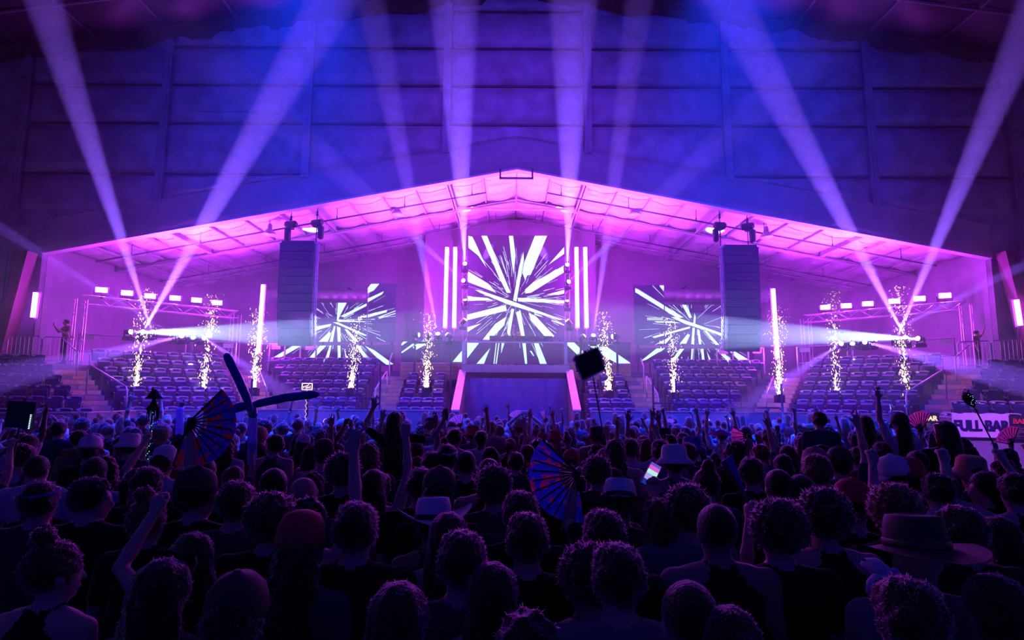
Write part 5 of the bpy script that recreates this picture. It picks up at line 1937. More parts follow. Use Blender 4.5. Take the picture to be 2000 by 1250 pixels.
# the shoulder rider and her carrier
rx, ry = spot(771, 806, 2.10)
H['rider'] = (*person(rx, ry, 1.66, arms='rider', female=True, sleeve=1, hair='long', hcol=1, shirt=0, sit=True, zoff=2.10 - 1.66, vox=.013, note='riding on shoulders, arms spread'), (rx, ry, 2.10 - 1.66, 0, 1.66 / 1.72))
TAKEN.append((rx, ry))
H['carrier'] = (*person(rx, ry + .10, 1.50, hair='short', hcol=0, shirt=0, build=1.08, note='carrying a rider'), None)



def holder(px, py, Y, arms, k, **kw):
    """A person whose hand k grips the point seen at (px, py) at depth Y."""
    t = P(px, py, Y)
    fem, sl, bl = kw.get('female', False), kw.get('sleeve', 1), kw.get('build', 1.0)
    me, R, tips = variant((arms, bl, fem, sl, 0.0, 0.0, False), .013, arms=arms, build=bl, sleeve=sl, female=fem)
    sc = t.z / tips[k][0][2]
    x, y = t.x - tips[k][0][0] * sc, t.y - tips[k][0][1] * sc
    TAKEN.append((x, y))
    person(x, y, 1.72 * sc, arms=arms, vox=.013, **kw)
    return t


GRIP = {}
GRIP['big_fan'] = holder(1128, 922, 4.3, 'hold_left', -1, hair='short', hcol=0, shirt=0, note='holding up a big fan')
GRIP['left_fan'] = holder(377, 824, 4.5, 'right_grip', 1, hair='short', hcol=0, shirt=0, note='lifting a butterfly-patterned fan')
GRIP['balloon'] = holder(494, 868, 6.9, 'right_grip', 1, hair='short', hcol=1, shirt=2, note='holding a balloon pinwheel')
GRIP['fur_sign'] = holder(1184, 835, 8.6, 'right_grip', 1, hair='bun', female=True, sleeve=0, shirt=0, note='carrying a furry sign')
GRIP['dark_sign'] = holder(26, 862, 5.6, 'right_grip', 1, hair='short', hcol=0, shirt=1, note='carrying a square picture sign')
GRIP['mushroom'] = holder(291, 846, 8.4, 'left_grip', -1, hair='short', hcol=1, shirt=2, note='carrying a mushroom totem')
GRIP['led_sign'] = holder(597, 822, 12.0, 'right_grip', 1, hair='short', hcol=0, shirt=0, note='carrying a lit sign')
GRIP['wand'] = holder(1941, 868, 7.6, 'left_grip', -1, hair='long', female=True, sleeve=0, shirt=0, note='carrying a feathered wand')
GRIP['red_stick'] = holder(1845, 905, 5.2, 'hold_right', 1, hair='short', hcol=0, shirt=0, note='holding a glowing stick')
GRIP['closed_fan'] = holder(1466, 990, 3.5, 'hold_left', -1, hair='short', hcol=0, shirt=0, note='holding a closed fan')
GRIP['mid_fan'] = holder(1463, 851, 9.0, 'right_grip', 1, hair='long', female=True, sleeve=0, shirt=0, note='waving a pink fan')
GRIP['parasol'] = holder(1407, 872, 9.2, 'hold_right', 1, hair='ponytail', female=True, sleeve=0, shirt=2, note='under a paper parasol')
GRIP['gimbal'] = holder(1299, 862, 8.2, 'hold_left', -1, hair='short', hcol=0, shirt=0, note='filming with a camera stick')
for nm_, x_, y_, Y_ in (('fan_a', 900, 836, 12.0), ('fan_b', 1012, 822, 14.0), ('fan_c', 1066, 828, 14.0), ('fan_d', 1306, 832, 13.0), ('fan_e', 1795, 842, 8.5), ('fan_f', 1972, 868, 8.0)):
    GRIP[nm_] = holder(x_, y_, Y_, 'left_grip', -1, hair='long', female=True, sleeve=0, shirt=0, note='waving a small fan')

# fillers, nearest rows first
rnd = random.Random(11)
board = [(-16.5, 16.5), (-12.75, 17.9), (-12.65, 19.1), (-12.7, 20.15), (-10.05, 22.15), (-8.6, 22.3)]


def inside_boards(x, y):
    ax = abs(x)
    if y < 16.3:
        return True
    for (x0, y0), (x1, y1) in zip(board[:-1], board[1:]):
        lo, hi = min(-x0, -x1), max(-x0, -x1)
        if lo <= ax <= hi:
            t = (ax + x0) / (x0 - x1) if x0 != x1 else 0
            yy = y0 + (y1 - y0) * ((-ax - x0) / (x1 - x0))
            return y < yy - .7
    return ax < 12.7 and y < 21.3


SPOTS = []
yy = 1.75
while yy < 19.5:
    half = yy * .875 + .25
    step = .54 + .010 * yy
    n = int(2 * half / step)
    for i in range(n + 1):
        x = -half + CAM.x + 2 * half * (i + rnd.uniform(-.33, .33)) / n
        y = yy + rnd.uniform(-.2, .2)
        if not inside_boards(x, y):
            continue
        pq = 1000 + F_PX * (x - CAM.x) / y
        if (1845 < pq < 2010 and y > 7.6) or (1785 < pq < 1850 and y > 10.5):
            continue
        if y > 15.5 and rnd.random() < .35 and abs(x) < 8:
            continue
        if min(((x - a) ** 2 + (y - b) ** 2 for a, b in TAKEN if abs(b - y) < .6), default=9) < .46 ** 2:
            continue
        TAKEN.append((x, y))
        SPOTS.append((x, y))
    yy += .50 + .018 * yy
SPOTS.sort(key=lambda q: q[1])
N_IND = 300 - len(PEOPLE)
ARMPOOL = ['down'] * 17 + ['front'] * 4 + ['right_up', 'left_up', 'both_up', 'right_fist', 'left_fist', 'phone', 'point']
for i, (x, y) in enumerate(SPOTS[:N_IND]):
    female = rnd.random() < .45
    hk = rnd.choices([None, 'cap', 'bucket', 'cowboy', 'beanie', 'headband'], [70, 13, 6, 3, 3, 5])[0]
    hr = rnd.choice(['long', 'wavy', 'bun', 'ponytail', 'long']) if female else rnd.choice(['short', 'buzz', 'short', 'curly', 'short', 'short', 'curly', 'wavy'])
    if hk in ('cap', 'bucket', 'cowboy', 'beanie', 'headband') and hr in ('curly', 'bun'):
        hr = 'short'
    ar = rnd.choice(ARMPOOL if y > 7 else ['down'] * 8 + ['front', 'left_fist']) if y > 3.0 else rnd.choice(['down', 'down', 'front'])
    sl = rnd.choice([0, 1, 1]) if female else rnd.choice([1, 1, 1, 0])
    if ar in ('down',):
        tn = rnd.choice([0, 0, 0, .5, -.5, 1.1])
        bl = 1.0 if female else rnd.choice([1.0, 1.08])
    else:
        tn, bl = 0, 1.0
        sl = 0 if female else 1
    hh = (rnd.gauss(1.66, .05) if female else rnd.gauss(1.76, .055))
    if y < 3.2:
        hh = min(hh, 1.72)
    person(x, y, hh, arms=ar, build=bl, female=female, sleeve=sl, hair=hr, hcol=rnd.choices([0, 1, 2, 3], [50, 32, 10, 8])[0], skin=rnd.choices([0, 1, 2], [55, 30, 15])[0],
           shirt=rnd.choices(range(6), [34, 16, 14, 14, 10, 12])[0], hat_kind=hk, hat_col=rnd.choice(['white', 'black', 'red', 'blue', 'tan', 'black']), pack=rnd.random() < .1,
           yaw=rnd.gauss(0, .22), turn=tn, hat_back=rnd.random() < .4)
# people too many to pick out one by one, towards the boards
LOW = []
for ar, fe in (('down', False), ('down', True), ('right_up', False), ('left_fist', True), ('both_up', False), ('front', True)):
    V, Q, T, R, tips = body(arms=ar, female=fe, sleeve=1, vox=.036)
    T = T.copy()
    c = V[Q].mean(1)
    T[(T == 0) & (c[:, 2] > 1.60) & (c[:, 1] < .09 - (c[:, 2] < 1.63) * .08)] = 4
    T[(T == 0) & (c[:, 2] > 1.545) & (c[:, 1] < -.02)] = 4
    if fe:
        hv, hq = hair_mesh('long', .04)
        V = np.concatenate([V, hv + HC])
        Q = np.concatenate([Q, hq + (len(V) - len(hv))])
        T = np.concatenate([T, np.full(len(hq), 4)])
    LOW.append((V, Q, T))
AV, AQ, AT, off = [], [], [], 0
for (x, y) in SPOTS[N_IND:]:
    V, Q, T = LOW[rnd.choices(range(6), [8, 8, .5, .6, .25, 3])[0]]
    sc = rnd.gauss(1.71, .06) / 1.72
    a = rnd.gauss(0, .25)
    ca, sa = math.cos(a), math.sin(a)
    W = V * sc
    W = np.stack([W[:, 0] * ca - W[:, 1] * sa + x, W[:, 0] * sa + W[:, 1] * ca + y, W[:, 2]], 1)
    AV.append(W)
    AQ.append(Q + off)
    T = T.astype(np.int32).copy()
    sh = rnd.choices(range(6), [30, 16, 14, 18, 8, 14])[0]
    hc = rnd.choices([0, 1, 2, 3], [50, 30, 10, 10])[0]
    m = np.select([T == 0, T == 1, T == 2, T == 3, T == 4], [rnd.randrange(3), 3 + sh, 9, 9, 10 + hc])
    AT.append(m)
    off += len(V)
if AV:
    me = np_mesh('crowd', np.concatenate(AV), np.concatenate(AQ), np.concatenate(AT), SKINS + [s_[1] for s_ in SHIRTS] + [PANT] + HAIRS)
    co = bpy.data.objects.new('crowd', me)
    COL.objects.link(co)
    tag(co, 'densely packed distant crowd between the nearer people and the rink boards', 'crowd', kind='stuff')

# ------------------------------------------------------------------ things people hold up
def print_mat(name, cols, scale, trans=.5, seed=0.0):
    m = bpy.data.materials.new(name)
    m.use_nodes = True
    nt = m.node_tree
    nt.nodes.remove(nt.nodes['Principled BSDF'])
    out = nt.nodes['Material Output']
    tc = nt.nodes.new('ShaderNodeTexCoord')
    mp = nt.nodes.new('ShaderNodeMapping')
    mp.inputs['Location'].default_value = (seed, seed * 2, 0)
    n = nt.nodes.new('ShaderNodeTexNoise')
    n.inputs['Scale'].default_value = scale
    n.inputs['Detail'].default_value = 2
    n.inputs['Distortion'].default_value = 2.0
    cr = nt.nodes.new('ShaderNodeValToRGB')
    e = cr.color_ramp.elements
    e[0].position, e[0].color = .30, (*cols[0], 1)
    e[1].position, e[1].color = .72, (*cols[-1], 1)
    for i, c in enumerate(cols[1:-1]):
        x = e.new(.30 + .42 * (i + 1) / (len(cols) - 1))
        x.color = (*c, 1)
    d = nt.nodes.new('ShaderNodeBsdfDiffuse')
    t = nt.nodes.new('ShaderNodeBsdfTranslucent')
    mx = nt.nodes.new('ShaderNodeMixShader')
    mx.inputs[0].default_value = trans
    L = nt.links.new
    L(tc.outputs['Object'], mp.inputs[0]); L(mp.outputs[0], n.inputs['Vector']); L(n.outputs['Fac'], cr.inputs[0])
    L(cr.outputs[0], d.inputs[0]); L(cr.outputs[0], t.inputs[0]); L(d.outputs[0], mx.inputs[1]); L(t.outputs[0], mx.inputs[2]); L(mx.outputs[0], out.inputs[0])
    return m


M_rib = mat('black_lacquer_rib', (.012, .010, .012), .4)
M_rope = mat('dark_pole', (.02, .02, .03), .5)


def glow(name, col, st):
    return mat(name, (.05, .05, .05), .4, emit=col, strength=st, sample=False)


def folding_fan(p, R, a0, a1, n, leaf, label, inner=.38, tilt=.12, cat='fan'):
    """Open folding fan in a near-vertical plane facing the camera; angles in degrees, 0 = right, 90 = up."""
    root = empty('folding_fan', p, 0, label, cat, 'folding fans held up')
    root.rotation_euler = (tilt, 0, tilt * .8)
    a0, a1 = math.radians(a0), math.radians(a1)
    m = 2 * (n - 1)
    vs, fs = [], []
    for i in range(m + 1):
        a = a0 + (a1 - a0) * i / m
        y = -.012 * R if i % 2 else .02 * R
        for r in (inner, (1 + inner) / 2, 1.0):
            vs.append((math.cos(a) * r * R, y, math.sin(a) * r * R))
    for i in range(m):
        for j in (0, 1):
            q = i * 3 + j
            fs.append((q, q + 1, q + 4, q + 3))
    MB().add(vs, fs).build('fan_leaf', leaf, root)
    for i in range(n):
        a = a0 + (a1 - a0) * i / (n - 1)
        w = R * (.045 if i in (0, n - 1) else .028)
        L = R * (1.0 if i in (0, n - 1) else .94)
        rot = Matrix.Rotation(-a, 3, 'Y')
        c = rot @ Vector((L / 2 - .02 * R, 0, 0))
        MB().box(c + Vector((0, -.03 * R - .002 * i * R * .5, 0)), (L + .06 * R, .014 * R, w), rot).build('rib', M_rib, root)
    MB().lathe([(.0, -.03), (.04 * R, -.025), (.04 * R, .02), (0, .03)], 8, Matrix.Rotation(math.pi / 2, 4, 'X')).build('rivet', M_rib, root)
    return root


LEAF_A = print_mat('psychedelic_fan_print', ((.01, .03, .45), (.02, .06, .6), (.02, .05, .55), (.5, .04, .08), (.7, .25, .4)), 7, .5)
LEAF_B = print_mat('butterfly_fan_print', ((.005, .02, .25), (.01, .03, .35), (.01, .03, .3), (.25, .02, .02), (.14, .07, .02)), 8, .4, 3.0)
LEAF_C = print_mat('pink_fan_print', ((.1, .15, .9), (.9, .1, .5), (.95, .4, .3), (.9, .15, .7)), 12, .6, 5.0)
LEAF_D = print_mat('pale_fan_cloth', ((.6, .5, .7), (.8, .6, .85), (.7, .7, .9)), 8, .5, 7.0)
folding_fan(GRIP['big_fan'] + Vector((0, -.05, 0)), .345, 138, 278, 12, LEAF_A, 'big open fan with swirling blue and red print, held low in the near crowd')
folding_fan(GRIP['left_fan'] + Vector((0, -.05, 0)), .33, 46, -108, 12, LEAF_B, 'large dark fan with blue and red butterfly-wing print beside the balloon pinwheel')
folding_fan(GRIP['mid_fan'] + Vector((0, -.05, 0)), .30, 154, 300, 11, LEAF_C, 'pink printed fan below the right speaker column')
folding_fan(GRIP['fan_a'] + Vector((0, -.04, 0)), .27, 80, 200, 10, LEAF_D, 'pale fan with dark ribs left of the drape foot')
folding_fan(GRIP['fan_b'] + Vector((0, -.04, 0)), .25, 60, 150, 9, LEAF_D, 'pale fan raised behind the heart-shaped hands')
folding_fan(GRIP['fan_c'] + Vector((0, -.04, 0)), .30, 95, 120, 5, LEAF_D, 'half-closed pale fan right of the heart-shaped hands')
folding_fan(GRIP['fan_d'] + Vector((0, -.04, 0)), .16, 40, 150, 9, LEAF_D, 'small white fan below the seventh spark fountain')
folding_fan(GRIP['fan_e'] + Vector((0, -.04, 0)), .28, 60, 150, 10, LEAF_C, 'pink fan beside the glowing bar menu')
folding_fan(GRIP['fan_f'] + Vector((0, -.04, 0)), .24, 70, 170, 9, LEAF_C, 'patterned fan under the end of the white bar banner')

# balloon pinwheel
M_bal = mat('blue_balloon', (.02, .05, .42), .3)
M_balp = print_mat('pale_blue_balloon', ((.35, .45, .95), (.4, .5, 1.0)), 2, .55)
Yb = 6.9
hub = P(488, 792, Yb)
root = empty('balloon_pinwheel', GRIP['balloon'], 0, 'long blue balloons crossed like a pinwheel on a pale balloon stem', 'balloon')


def long_balloon(a, b, r, m, nm='balloon'):
    a, b = Vector(a) - GRIP['balloon'], Vector(b) - GRIP['balloon']
    d = b - a
    pts, rs = [], []
    for t, k in ((0, .15), (.02, .55), (.06, .85), (.14, 1), (.5, 1.04), (.86, 1), (.94, .85), (.98, .55), (1, .12)):
        pts.append(a + d * t + Vector((0, 0, .03 * math.sin(math.pi * t) * d.length)))
        rs.append(r * k)
    MB().tube(pts, rs, 14).build(nm, m, root, smooth=True)


long_balloon(hub, P(440, 690, Yb), .048, M_bal)
long_balloon(hub + Vector((.02, -.02, 0)), P(624, 770, Yb - .1), .046, M_bal)
long_balloon(hub + Vector((-.02, -.02, 0)), P(420, 812, Yb + .1), .050, M_bal)
long_balloon(hub, P(495, 812, Yb - .25), .05, M_bal)
long_balloon(P(494, 805, Yb), GRIP['balloon'] + Vector((0, 0, -.25)), .050, M_balp, 'balloon_stem')
# upright pale balloon behind the big left fan
a, b = P(352, 795, 9.6), P(350, 850, 9.6)
o = MB().tube([Vector((b.x, b.y, .05)), b, a + Vector((0, 0, -.05)), a], [.05, .058, .056, .02], 12).build('balloon', M_balp, smooth=True)
tag(o, 'upright pale balloon standing behind the butterfly-print fan', 'balloon')

# furry square sign
g = GRIP['fur_sign']
cs = [P(x, y, 8.6) for x, y in ((1122, 699), (1167, 680), (1180, 720), (1138, 741))]
root = empty('furry_sign', g, 0, 'dark square sign with fluffy pink edge tilted on a thin pole', 'sign')
th = Vector((0, .03, 0))
MB().hexa([p - g - th * .5 for p in (cs[3], cs[2])] + [p - g + th * .5 for p in (cs[2], cs[3])] + [p - g - th * .5 for p in (cs[0], cs[1])] + [p - g + th * .5 for p in (cs[1], cs[0])]).build('board', mat('sign_black', (.012, .012, .02), .7), root)
rnd = random.Random(5)
mb = MB()
cen = sum(cs, Vector()) / 4
for i in range(4):
    a, b = cs[i], cs[(i + 1) % 4]
    for k in range(90):
        p = a.lerp(b, (k + rnd.random()) / 90) - g + Vector((0, rnd.uniform(-.03, .03), 0))
        o_ = ((a + b) / 2 - cen).normalized()
        d = (o_ + Vector((rnd.gauss(0, .5), rnd.gauss(0, .6), rnd.gauss(0, .5)))).normalized() * rnd.uniform(.03, .075)
        u = d.cross(Vector((0, 1, .2))).normalized() * .006
        v = d.cross(u).normalized() * .006
        mb.add([p + u, p - u * .5 + v, p - u * .5 - v, p + d], [(0, 1, 3), (1, 2, 3), (2, 0, 3), (2, 1, 0)])
tag(mb.build('fur_trim', mat('pink_fluff', (.75, .35, .6), .9, sheen=.8), root), 'fluffy pink edge', kind='stuff')
MB().tube([(0, 0, -.35), P(1158, 733, 8.6) - g + Vector((0, .03, 0))], .009, 6).build('pole', M_rope, root)


def text_mesh(body, size, name, bold=.0, xs=1.0, heavy=.0):
    cu = bpy.data.curves.new(name, 'FONT')
    cu.body, cu.size = body, size
    cu.align_x, cu.align_y = 'CENTER', 'CENTER'
    cu.extrude, cu.offset = .002, bold
    ob = bpy.data.objects.new(name, cu)
    COL.objects.link(ob)
    dg = bpy.context.evaluated_depsgraph_get()
    me = bpy.data.meshes.new_from_object(ob.evaluated_get(dg))
    bpy.data.objects.remove(ob)
    bpy.data.curves.remove(cu)
    for v in me.vertices:
        v.co.x *= xs
    if heavy:                                   # thicken the strokes sideways
        co = np.zeros(len(me.vertices) * 3, np.float32)
        me.vertices.foreach_get('co', co)
        co = co.reshape(-1, 3)
        fs = [tuple(q.vertices) for q in me.polygons]
        mb = MB()
        for j, dx in enumerate((-heavy, -heavy / 3, heavy / 3, heavy)):
            mb.add([(x + dx, y, z + .0006 * j) for x, y, z in co.tolist()], fs)
        bpy.data.meshes.remove(me)
        me = mb.mesh(name, [])
    return me


def lettering(body, size, m, parent, loc, rot=(math.pi / 2, 0, 0), bold=0.0, xs=1.0, heavy=.0):
    me = text_mesh(body, size, 'lettering', bold, xs, heavy)
    me.materials.clear()
    me.materials.append(m)
    return inst('lettering', me, parent, loc, rot)


# dark picture sign with a strip of lights
g = GRIP['dark_sign']
tl, tr, br2, bl2 = (P(x, y, 5.6) for x, y in ((16, 782), (71, 785), (62, 838), (8, 834)))
root = empty('picture_sign', g, 0, 'dark square picture sign with a row of white lights on its right edge', 'sign')
MB().hexa([p - g for p in (bl2, br2)] + [p - g + Vector((0, .02, 0)) for p in (br2, bl2)] + [p - g for p in (tl, tr)] + [p - g + Vector((0, .02, 0)) for p in (tr, tl)]).build('board', mat('sign_dark_print', (.012, .010, .016), .4, var=.5, scale=9), root)
ang = math.atan2((br2 - bl2).z, (br2 - bl2).x)
c = bl2.lerp(tl, .13).lerp(br2.lerp(tr, .13), .47)
lettering('Be a man', .052, mat('dim_blue_print', (.03, .06, .16), .6), root, c - g + Vector((0, -.006, 0)), (math.pi / 2, -ang, 0), .0006)
mb = MB()
for k in range(9):
    p = br2.lerp(tr, .02 + .062 * k) - g + Vector((-.025, -.006, 0))
    mb.box(p, (.008, .006, .008))
mb.build('light_row', glow('white_led', (.5, .8, 1), 2), root)
MB().tube([(0, 0, -.3), (tl + tr) / 2 - g + Vector((0, .03, .02))], .012, 6).build('pole', M_rope, root)

# mushroom totem
g = GRIP['mushroom']
root = empty('mushroom_totem', g, 0, 'dark two-tiered mushroom totem on a pole wound with green lights', 'totem')
tp = P(301, 778, 8.4) - g
M_mush = mat('dark_felt', (.015, .013, .02), .9)
MB().lathe([(.11, -.005), (.113, .0), (.085, .03), (.06, .07), (.045, .10), (.02, .122)], 16, Matrix.Translation(tp)).build('upper_cap', M_mush, root, smooth=True)
MB().lathe([(.012, .11), (.02, .125), (.012, .145)], 8, Matrix.Translation(tp + Vector((-.03, 0, 0)))).build('cap_bud', M_mush, root, smooth=True)
MB().lathe([(.05, -.10), (.03, -.04), (.02, .0)], 10, Matrix.Translation(tp)).build('stalk', M_mush, root, smooth=True)
MB().lathe([(.078, -.165), (.085, -.155), (.08, -.13), (.06, -.10), (.03, -.09)], 16, Matrix.Translation(tp)).build('lower_cap', M_mush, root, smooth=True)
for k in range(14):
    a = 2 * math.pi * k / 14
    b = tp + Vector((.065 * math.cos(a), .065 * math.sin(a), -.165))
    MB().tube([b, b + Vector((.01 * math.sin(k * 3), 0, -.07)), b + Vector((.015 * math.sin(k * 2), 0, -.13 - .05 * math.sin(k) ** 2))], .006, 4).build('tassel', M_mush, root)
low = Vector((0, 0, -.35))
MB().tube([low, tp + Vector((0, 0, -.15))], .012, 6).build('pole', M_rope, root)
mb = MB()
for k in range(26):
    t = k / 26
    p = low.lerp(tp + Vector((0, 0, -.17)), t) + Vector((.014 * math.cos(k * 1.7), .014 * math.sin(k * 1.7), 0))
    mb.box(p, (.010, .010, .010))
mb.build('light_string', glow('green_led', (.08, .8, .45), 1.2), root)

# small lit sign on a light-wound pole
g = GRIP['led_sign']
root = empty('lit_sign', g, 0, 'tiny white-framed lit sign on a pole wound with coloured lights', 'sign')
a, b = P(590, 761, 12.0) - g, P(610, 749, 12.0) - g
w, h = b.x - a.x, b.z - a.z
cx, cz = (a.x + b.x) / 2, (a.z + b.z) / 2
MB().box((cx, .012, cz), (w, .02, h)).build('board', mat('sign_purple', (.10, .01, .18), .5), root)
mf = glow('warm_white_led', (1, .9, .75), 1.2)
for (dx, dz2, sx, sz) in ((0, h / 2, w, .018), (0, -h / 2, w, .018), (-w / 2, 0, .018, h), (w / 2, 0, .018, h)):
    MB().box((cx + dx, -.003, cz + dz2), (sx, .012, sz)).build('frame_light', mf, root)
mb = MB()
for (q, r) in (((-.4, -.05), (.1, .2)), ((.05, .1), (.2, .4)), ((.1, .0), (-.05, -.35)), ((0, -.2), (.38, -.22)), ((-.36, -.25), (-.3, .1)), ((-.15, -.3), (.0, .15)), ((.2, -.05), (.36, .1))):
    mb.tube([(cx + q[0] * w, -.006, cz + q[1] * h), (cx + r[0] * w, -.006, cz + r[1] * h)], .009, 5)
mb.build('neon_scrawl', glow('pinkish_neon', (1, .6, 1), 1.3), root)
MB().tube([(0, 0, -.4), (cx, .02, cz)], .010, 6).build('pole', M_rope, root)
cols = [glow('aqua_led', (.2, .8, .8), 1.5), glow('amber_led', (1, .4, .15), 1.5), glow('rose_led', (1, .3, .7), 1.5)]
for q in range(3):
    mb = MB()
    for k in range(q, 48, 3):
        p = Vector((0, 0, -.3)).lerp(Vector((cx, 0, cz - h / 2)), k / 48) + Vector((.012 * math.cos(k * 1.1), -.012, 0))
        mb.box(p, (.014, .01, .012), Matrix.Rotation(.5, 3, 'Y'))
    mb.build('light_string', cols[q if k % 5 else 0], root)

# feathered wand
g = GRIP['wand']
root = empty('feather_wand', g, 0, 'dark feathery wand with tiny lights and red plumes in front of the bar banner', 'wand')
e0, e1 = P(1903, 795, 7.6) - g, P(1884, 768, 7.6) - g
MB().tube([Vector((.10, 0, -.35)), Vector((0, 0, 0)), e0], .009, 6).build('pole', M_rope, root)
d = e1 - e0
MB().tube([e0, e0 + d * .15, e0 + d * .4, e0 + d * .7, e0 + d * .92, e0 + d], [.012, .035, .055, .062, .045, .015], 12).build('plume_core', mat('dark_plush', (.015, .012, .02), .9), root, smooth=True)
rnd = random.Random(9)
mb = MB()
for k in range(160):
    t = rnd.random()
    c = e0 + d * t
    o_ = Vector((rnd.gauss(0, 1), rnd.gauss(0, 1), rnd.gauss(0, 1))).normalized()
    p = c + o_ * .045
    q = o_ * rnd.uniform(.015, .04)
    u = q.cross(Vector((0, .3, 1))).normalized() * .007
    mb.add([p + u, p - u, p + q + u * .5, p + q - u * .5, p + q * 1.2], [(0, 1, 3, 2), (2, 3, 4)])
tag(mb.build('plumes', mat('red_feather', (.5, .03, .10), .8, sheen=.5), root), 'red feather tips', kind='stuff')
mb = MB()
for k in range(14):
    p = e0 + d * rnd.uniform(.05, .8) + Vector((rnd.gauss(0, .03), -.06, rnd.gauss(0, .03)))
    mb.box(p, (.004, .004, .004))
mb.build('light_specks', glow('speck_led', (.5, .8, 1), 2), root)

# lit phone held by the red-haired woman
rt, tips, args = H['red_q']
tp, td = tip_world(args, tips, 1)
root = empty('phone', tp + Vector((0, .03, .05)), 0, 'phone with bright stage picture on its tilted screen', 'phone')
root.rotation_euler = (-.1, .52, 0)
MB().box((0, 0, 0), (.076, .009, .155)).build('case', M_black, root)
scr = MB()
mats_ = [glow('screen_violet', (.15, .10, .7), .8), glow('screen_pink', (.75, .12, .8), .9), glow('screen_mint', (.5, .85, .75), 1.0), glow('screen_lilac', (.45, .38, .9), .9), glow('screen_blue', (.01, .04, .6), .7)]
for i, (z0, z1) in enumerate(((.055, .072), (.028, .0545), (.0, .0275), (-.038, -.0005), (-.072, -.0385))):
    scr.add([(-.034, -.0052, z0), (.034, -.0052, z0), (.034, -.0052, z1), (-.034, -.0052, z1)], [(0, 1, 2, 3)], i)
scr.build('screen', mats_, root)
MB().lathe([(.006, -.001), (.006, .001)], 12, Matrix.Translation((0, -.006, -.055)) @ Matrix.Rotation(math.pi / 2, 4, 'X')).build('shutter_button', glow('screen_white', (1, .95, .95), 1.6), root)

# glowing red stick
g = GRIP['red_stick']
root = empty('glow_stick', g, 0, 'long tube glowing red near its lower end, held upright at the right', 'light stick')
tp = P(1828, 828, 5.2) - g
MB().tube([(0, 0, -.12), (0, 0, .0)], .020, 10).build('handle', M_rope, root)
MB().tube([(0, 0, 0), tp * .28], .021, 10).build('lit_end', glow('red_glow', (1, .03, .03), 1.4), root, smooth=True)
MB().tube([tp * .28, tp], .021, 10).build('tube', mat('dull_red_tube', (.30, .015, .03), .3), root, smooth=True)
# closed fan
g = GRIP['closed_fan']
root = empty('closed_fan', g, 0, 'half-closed fan with red guard and blue cloth, slanting up', 'fan')
d = P(1417, 897, 3.5) - g
u = d.normalized()
sd = Vector((u.z, 0, -u.x))
for k in range(6):
    o_ = sd * (.012 - .02 * k * .35)
    MB().hexa([Vector((0, .006 * k - .003, 0)) - sd * .006, Vector((0, .006 * k - .003, 0)) + sd * .006, Vector((0, .006 * k + .001, 0)) + sd * .006, Vector((0, .006 * k + .001, 0)) - sd * .006,
               d - o_ * 2 + Vector((0, .006 * k - .003, 0)) - sd * .010, d - o_ * 2 + Vector((0, .006 * k - .003, 0)) + sd * .010, d - o_ * 2 + Vector((0, .006 * k + .001, 0)) + sd * .010, d - o_ * 2 + Vector((0, .006 * k + .001, 0)) - sd * .010]).build('rib', mat('red_lacquer', (.3, .03, .04), .4) if k < 2 else mat('blue_fan_cloth', (.03, .06, .5), .6), root)
# paper parasol
g = GRIP['parasol']
tp = P(1407, 838, 9.2) - g
root = empty('paper_parasol', g, 0, 'small purple paper parasol over the crowd beside the pink fan', 'parasol')
n = 12
vs = [tp] + [tp + Vector((.20 * math.cos(2 * math.pi * k / n), .20 * math.sin(2 * math.pi * k / n), -.085)) for k in range(n)]
MB().add(vs, [(0, 1 + k, 1 + (k + 1) % n) for k in range(n)]).build('canopy', print_mat('parasol_paper', ((.35, .02, .3), (.6, .05, .5)), 6, .4), root)
for k in range(n):
    MB().tube([tp + Vector((0, 0, -.01)), vs[1 + k] + Vector((0, 0, -.006))], .004, 4).build('rib', M_rib, root)
MB().tube([(0, 0, -.1), tp + Vector((0, 0, .02))], .007, 6).build('handle', M_rope, root)
# camera on a stick
g = GRIP['gimbal']
root = empty('camera_stick', g, 0, 'small action camera on a dark hand stick in the middle crowd', 'camera')
tp = P(1298, 842, 8.2) - g
MB().tube([(0, 0, -.06), (0, 0, .08), tp + Vector((0, 0, -.06))], .012, 6).build('stick', M_rope, root)
MB().box(tp, (.16, .03, .085)).build('body', M_black, root)
MB().box(tp + Vector((0, -.017, 0)), (.14, .004, .068)).build('screen', mat('dark_screen', (.01, .01, .03), .15), root)
MB().lathe([(.022, -.02), (.022, .02)], 10, Matrix.Translation(tp + Vector((.04, .03, .01))) @ Matrix.Rotation(math.pi / 2, 4, 'X')).build('lens', M_black, root)
# can in the rider's hand
rt, tips, args = H['rider']
tp, td = tip_world(args, tips, 1)
root = empty('drink_can', tp + Vector((.02, 0, -.06)), 0, 'dark drink can in the hand of the shoulder rider', 'can')
MB().lathe([(.026, 0), (.032, .006), (.032, .115), (.027, .125), (.024, .125)], 14).build('can_body', M_black, root, smooth=True)
MB().tube([(.0, -.012, .127), (.0, .012, .127)], .006, 5).build('pull_tab', M_pipe, root)
# sunglasses pushed up on a head
rt, tips, args = H['shades']
c = Vector((args[0], args[1], 0)) + Vector((0, .02 + .03, 1.60 + .118)) * args[4]
root = empty('sunglasses', c, 0, 'shiny sunglasses pushed up on the head of a near long-haired person', 'sunglasses')
for k in (-1, 1):
    MB().lathe([(.0, .0), (.028, .002), (.030, .006), (.026, .010), (0, .012)], 14, Matrix.Translation((k * .034, .06, -.004)) @ Matrix.Rotation(-.9, 4, 'X')).build('lens', mat('mirror_lens', (.05, .03, .06), .05, metal=.8), root, smooth=True)
    MB().tube([(k * .064, .055, -.004), (k * .088, .02, -.02), (k * .098, -.03, -.04)], .004, 5).build('temple', M_black, root)
MB().tube([(-.01, .066, .0), (.01, .066, .0)], .004, 5).build('bridge', M_black, root)
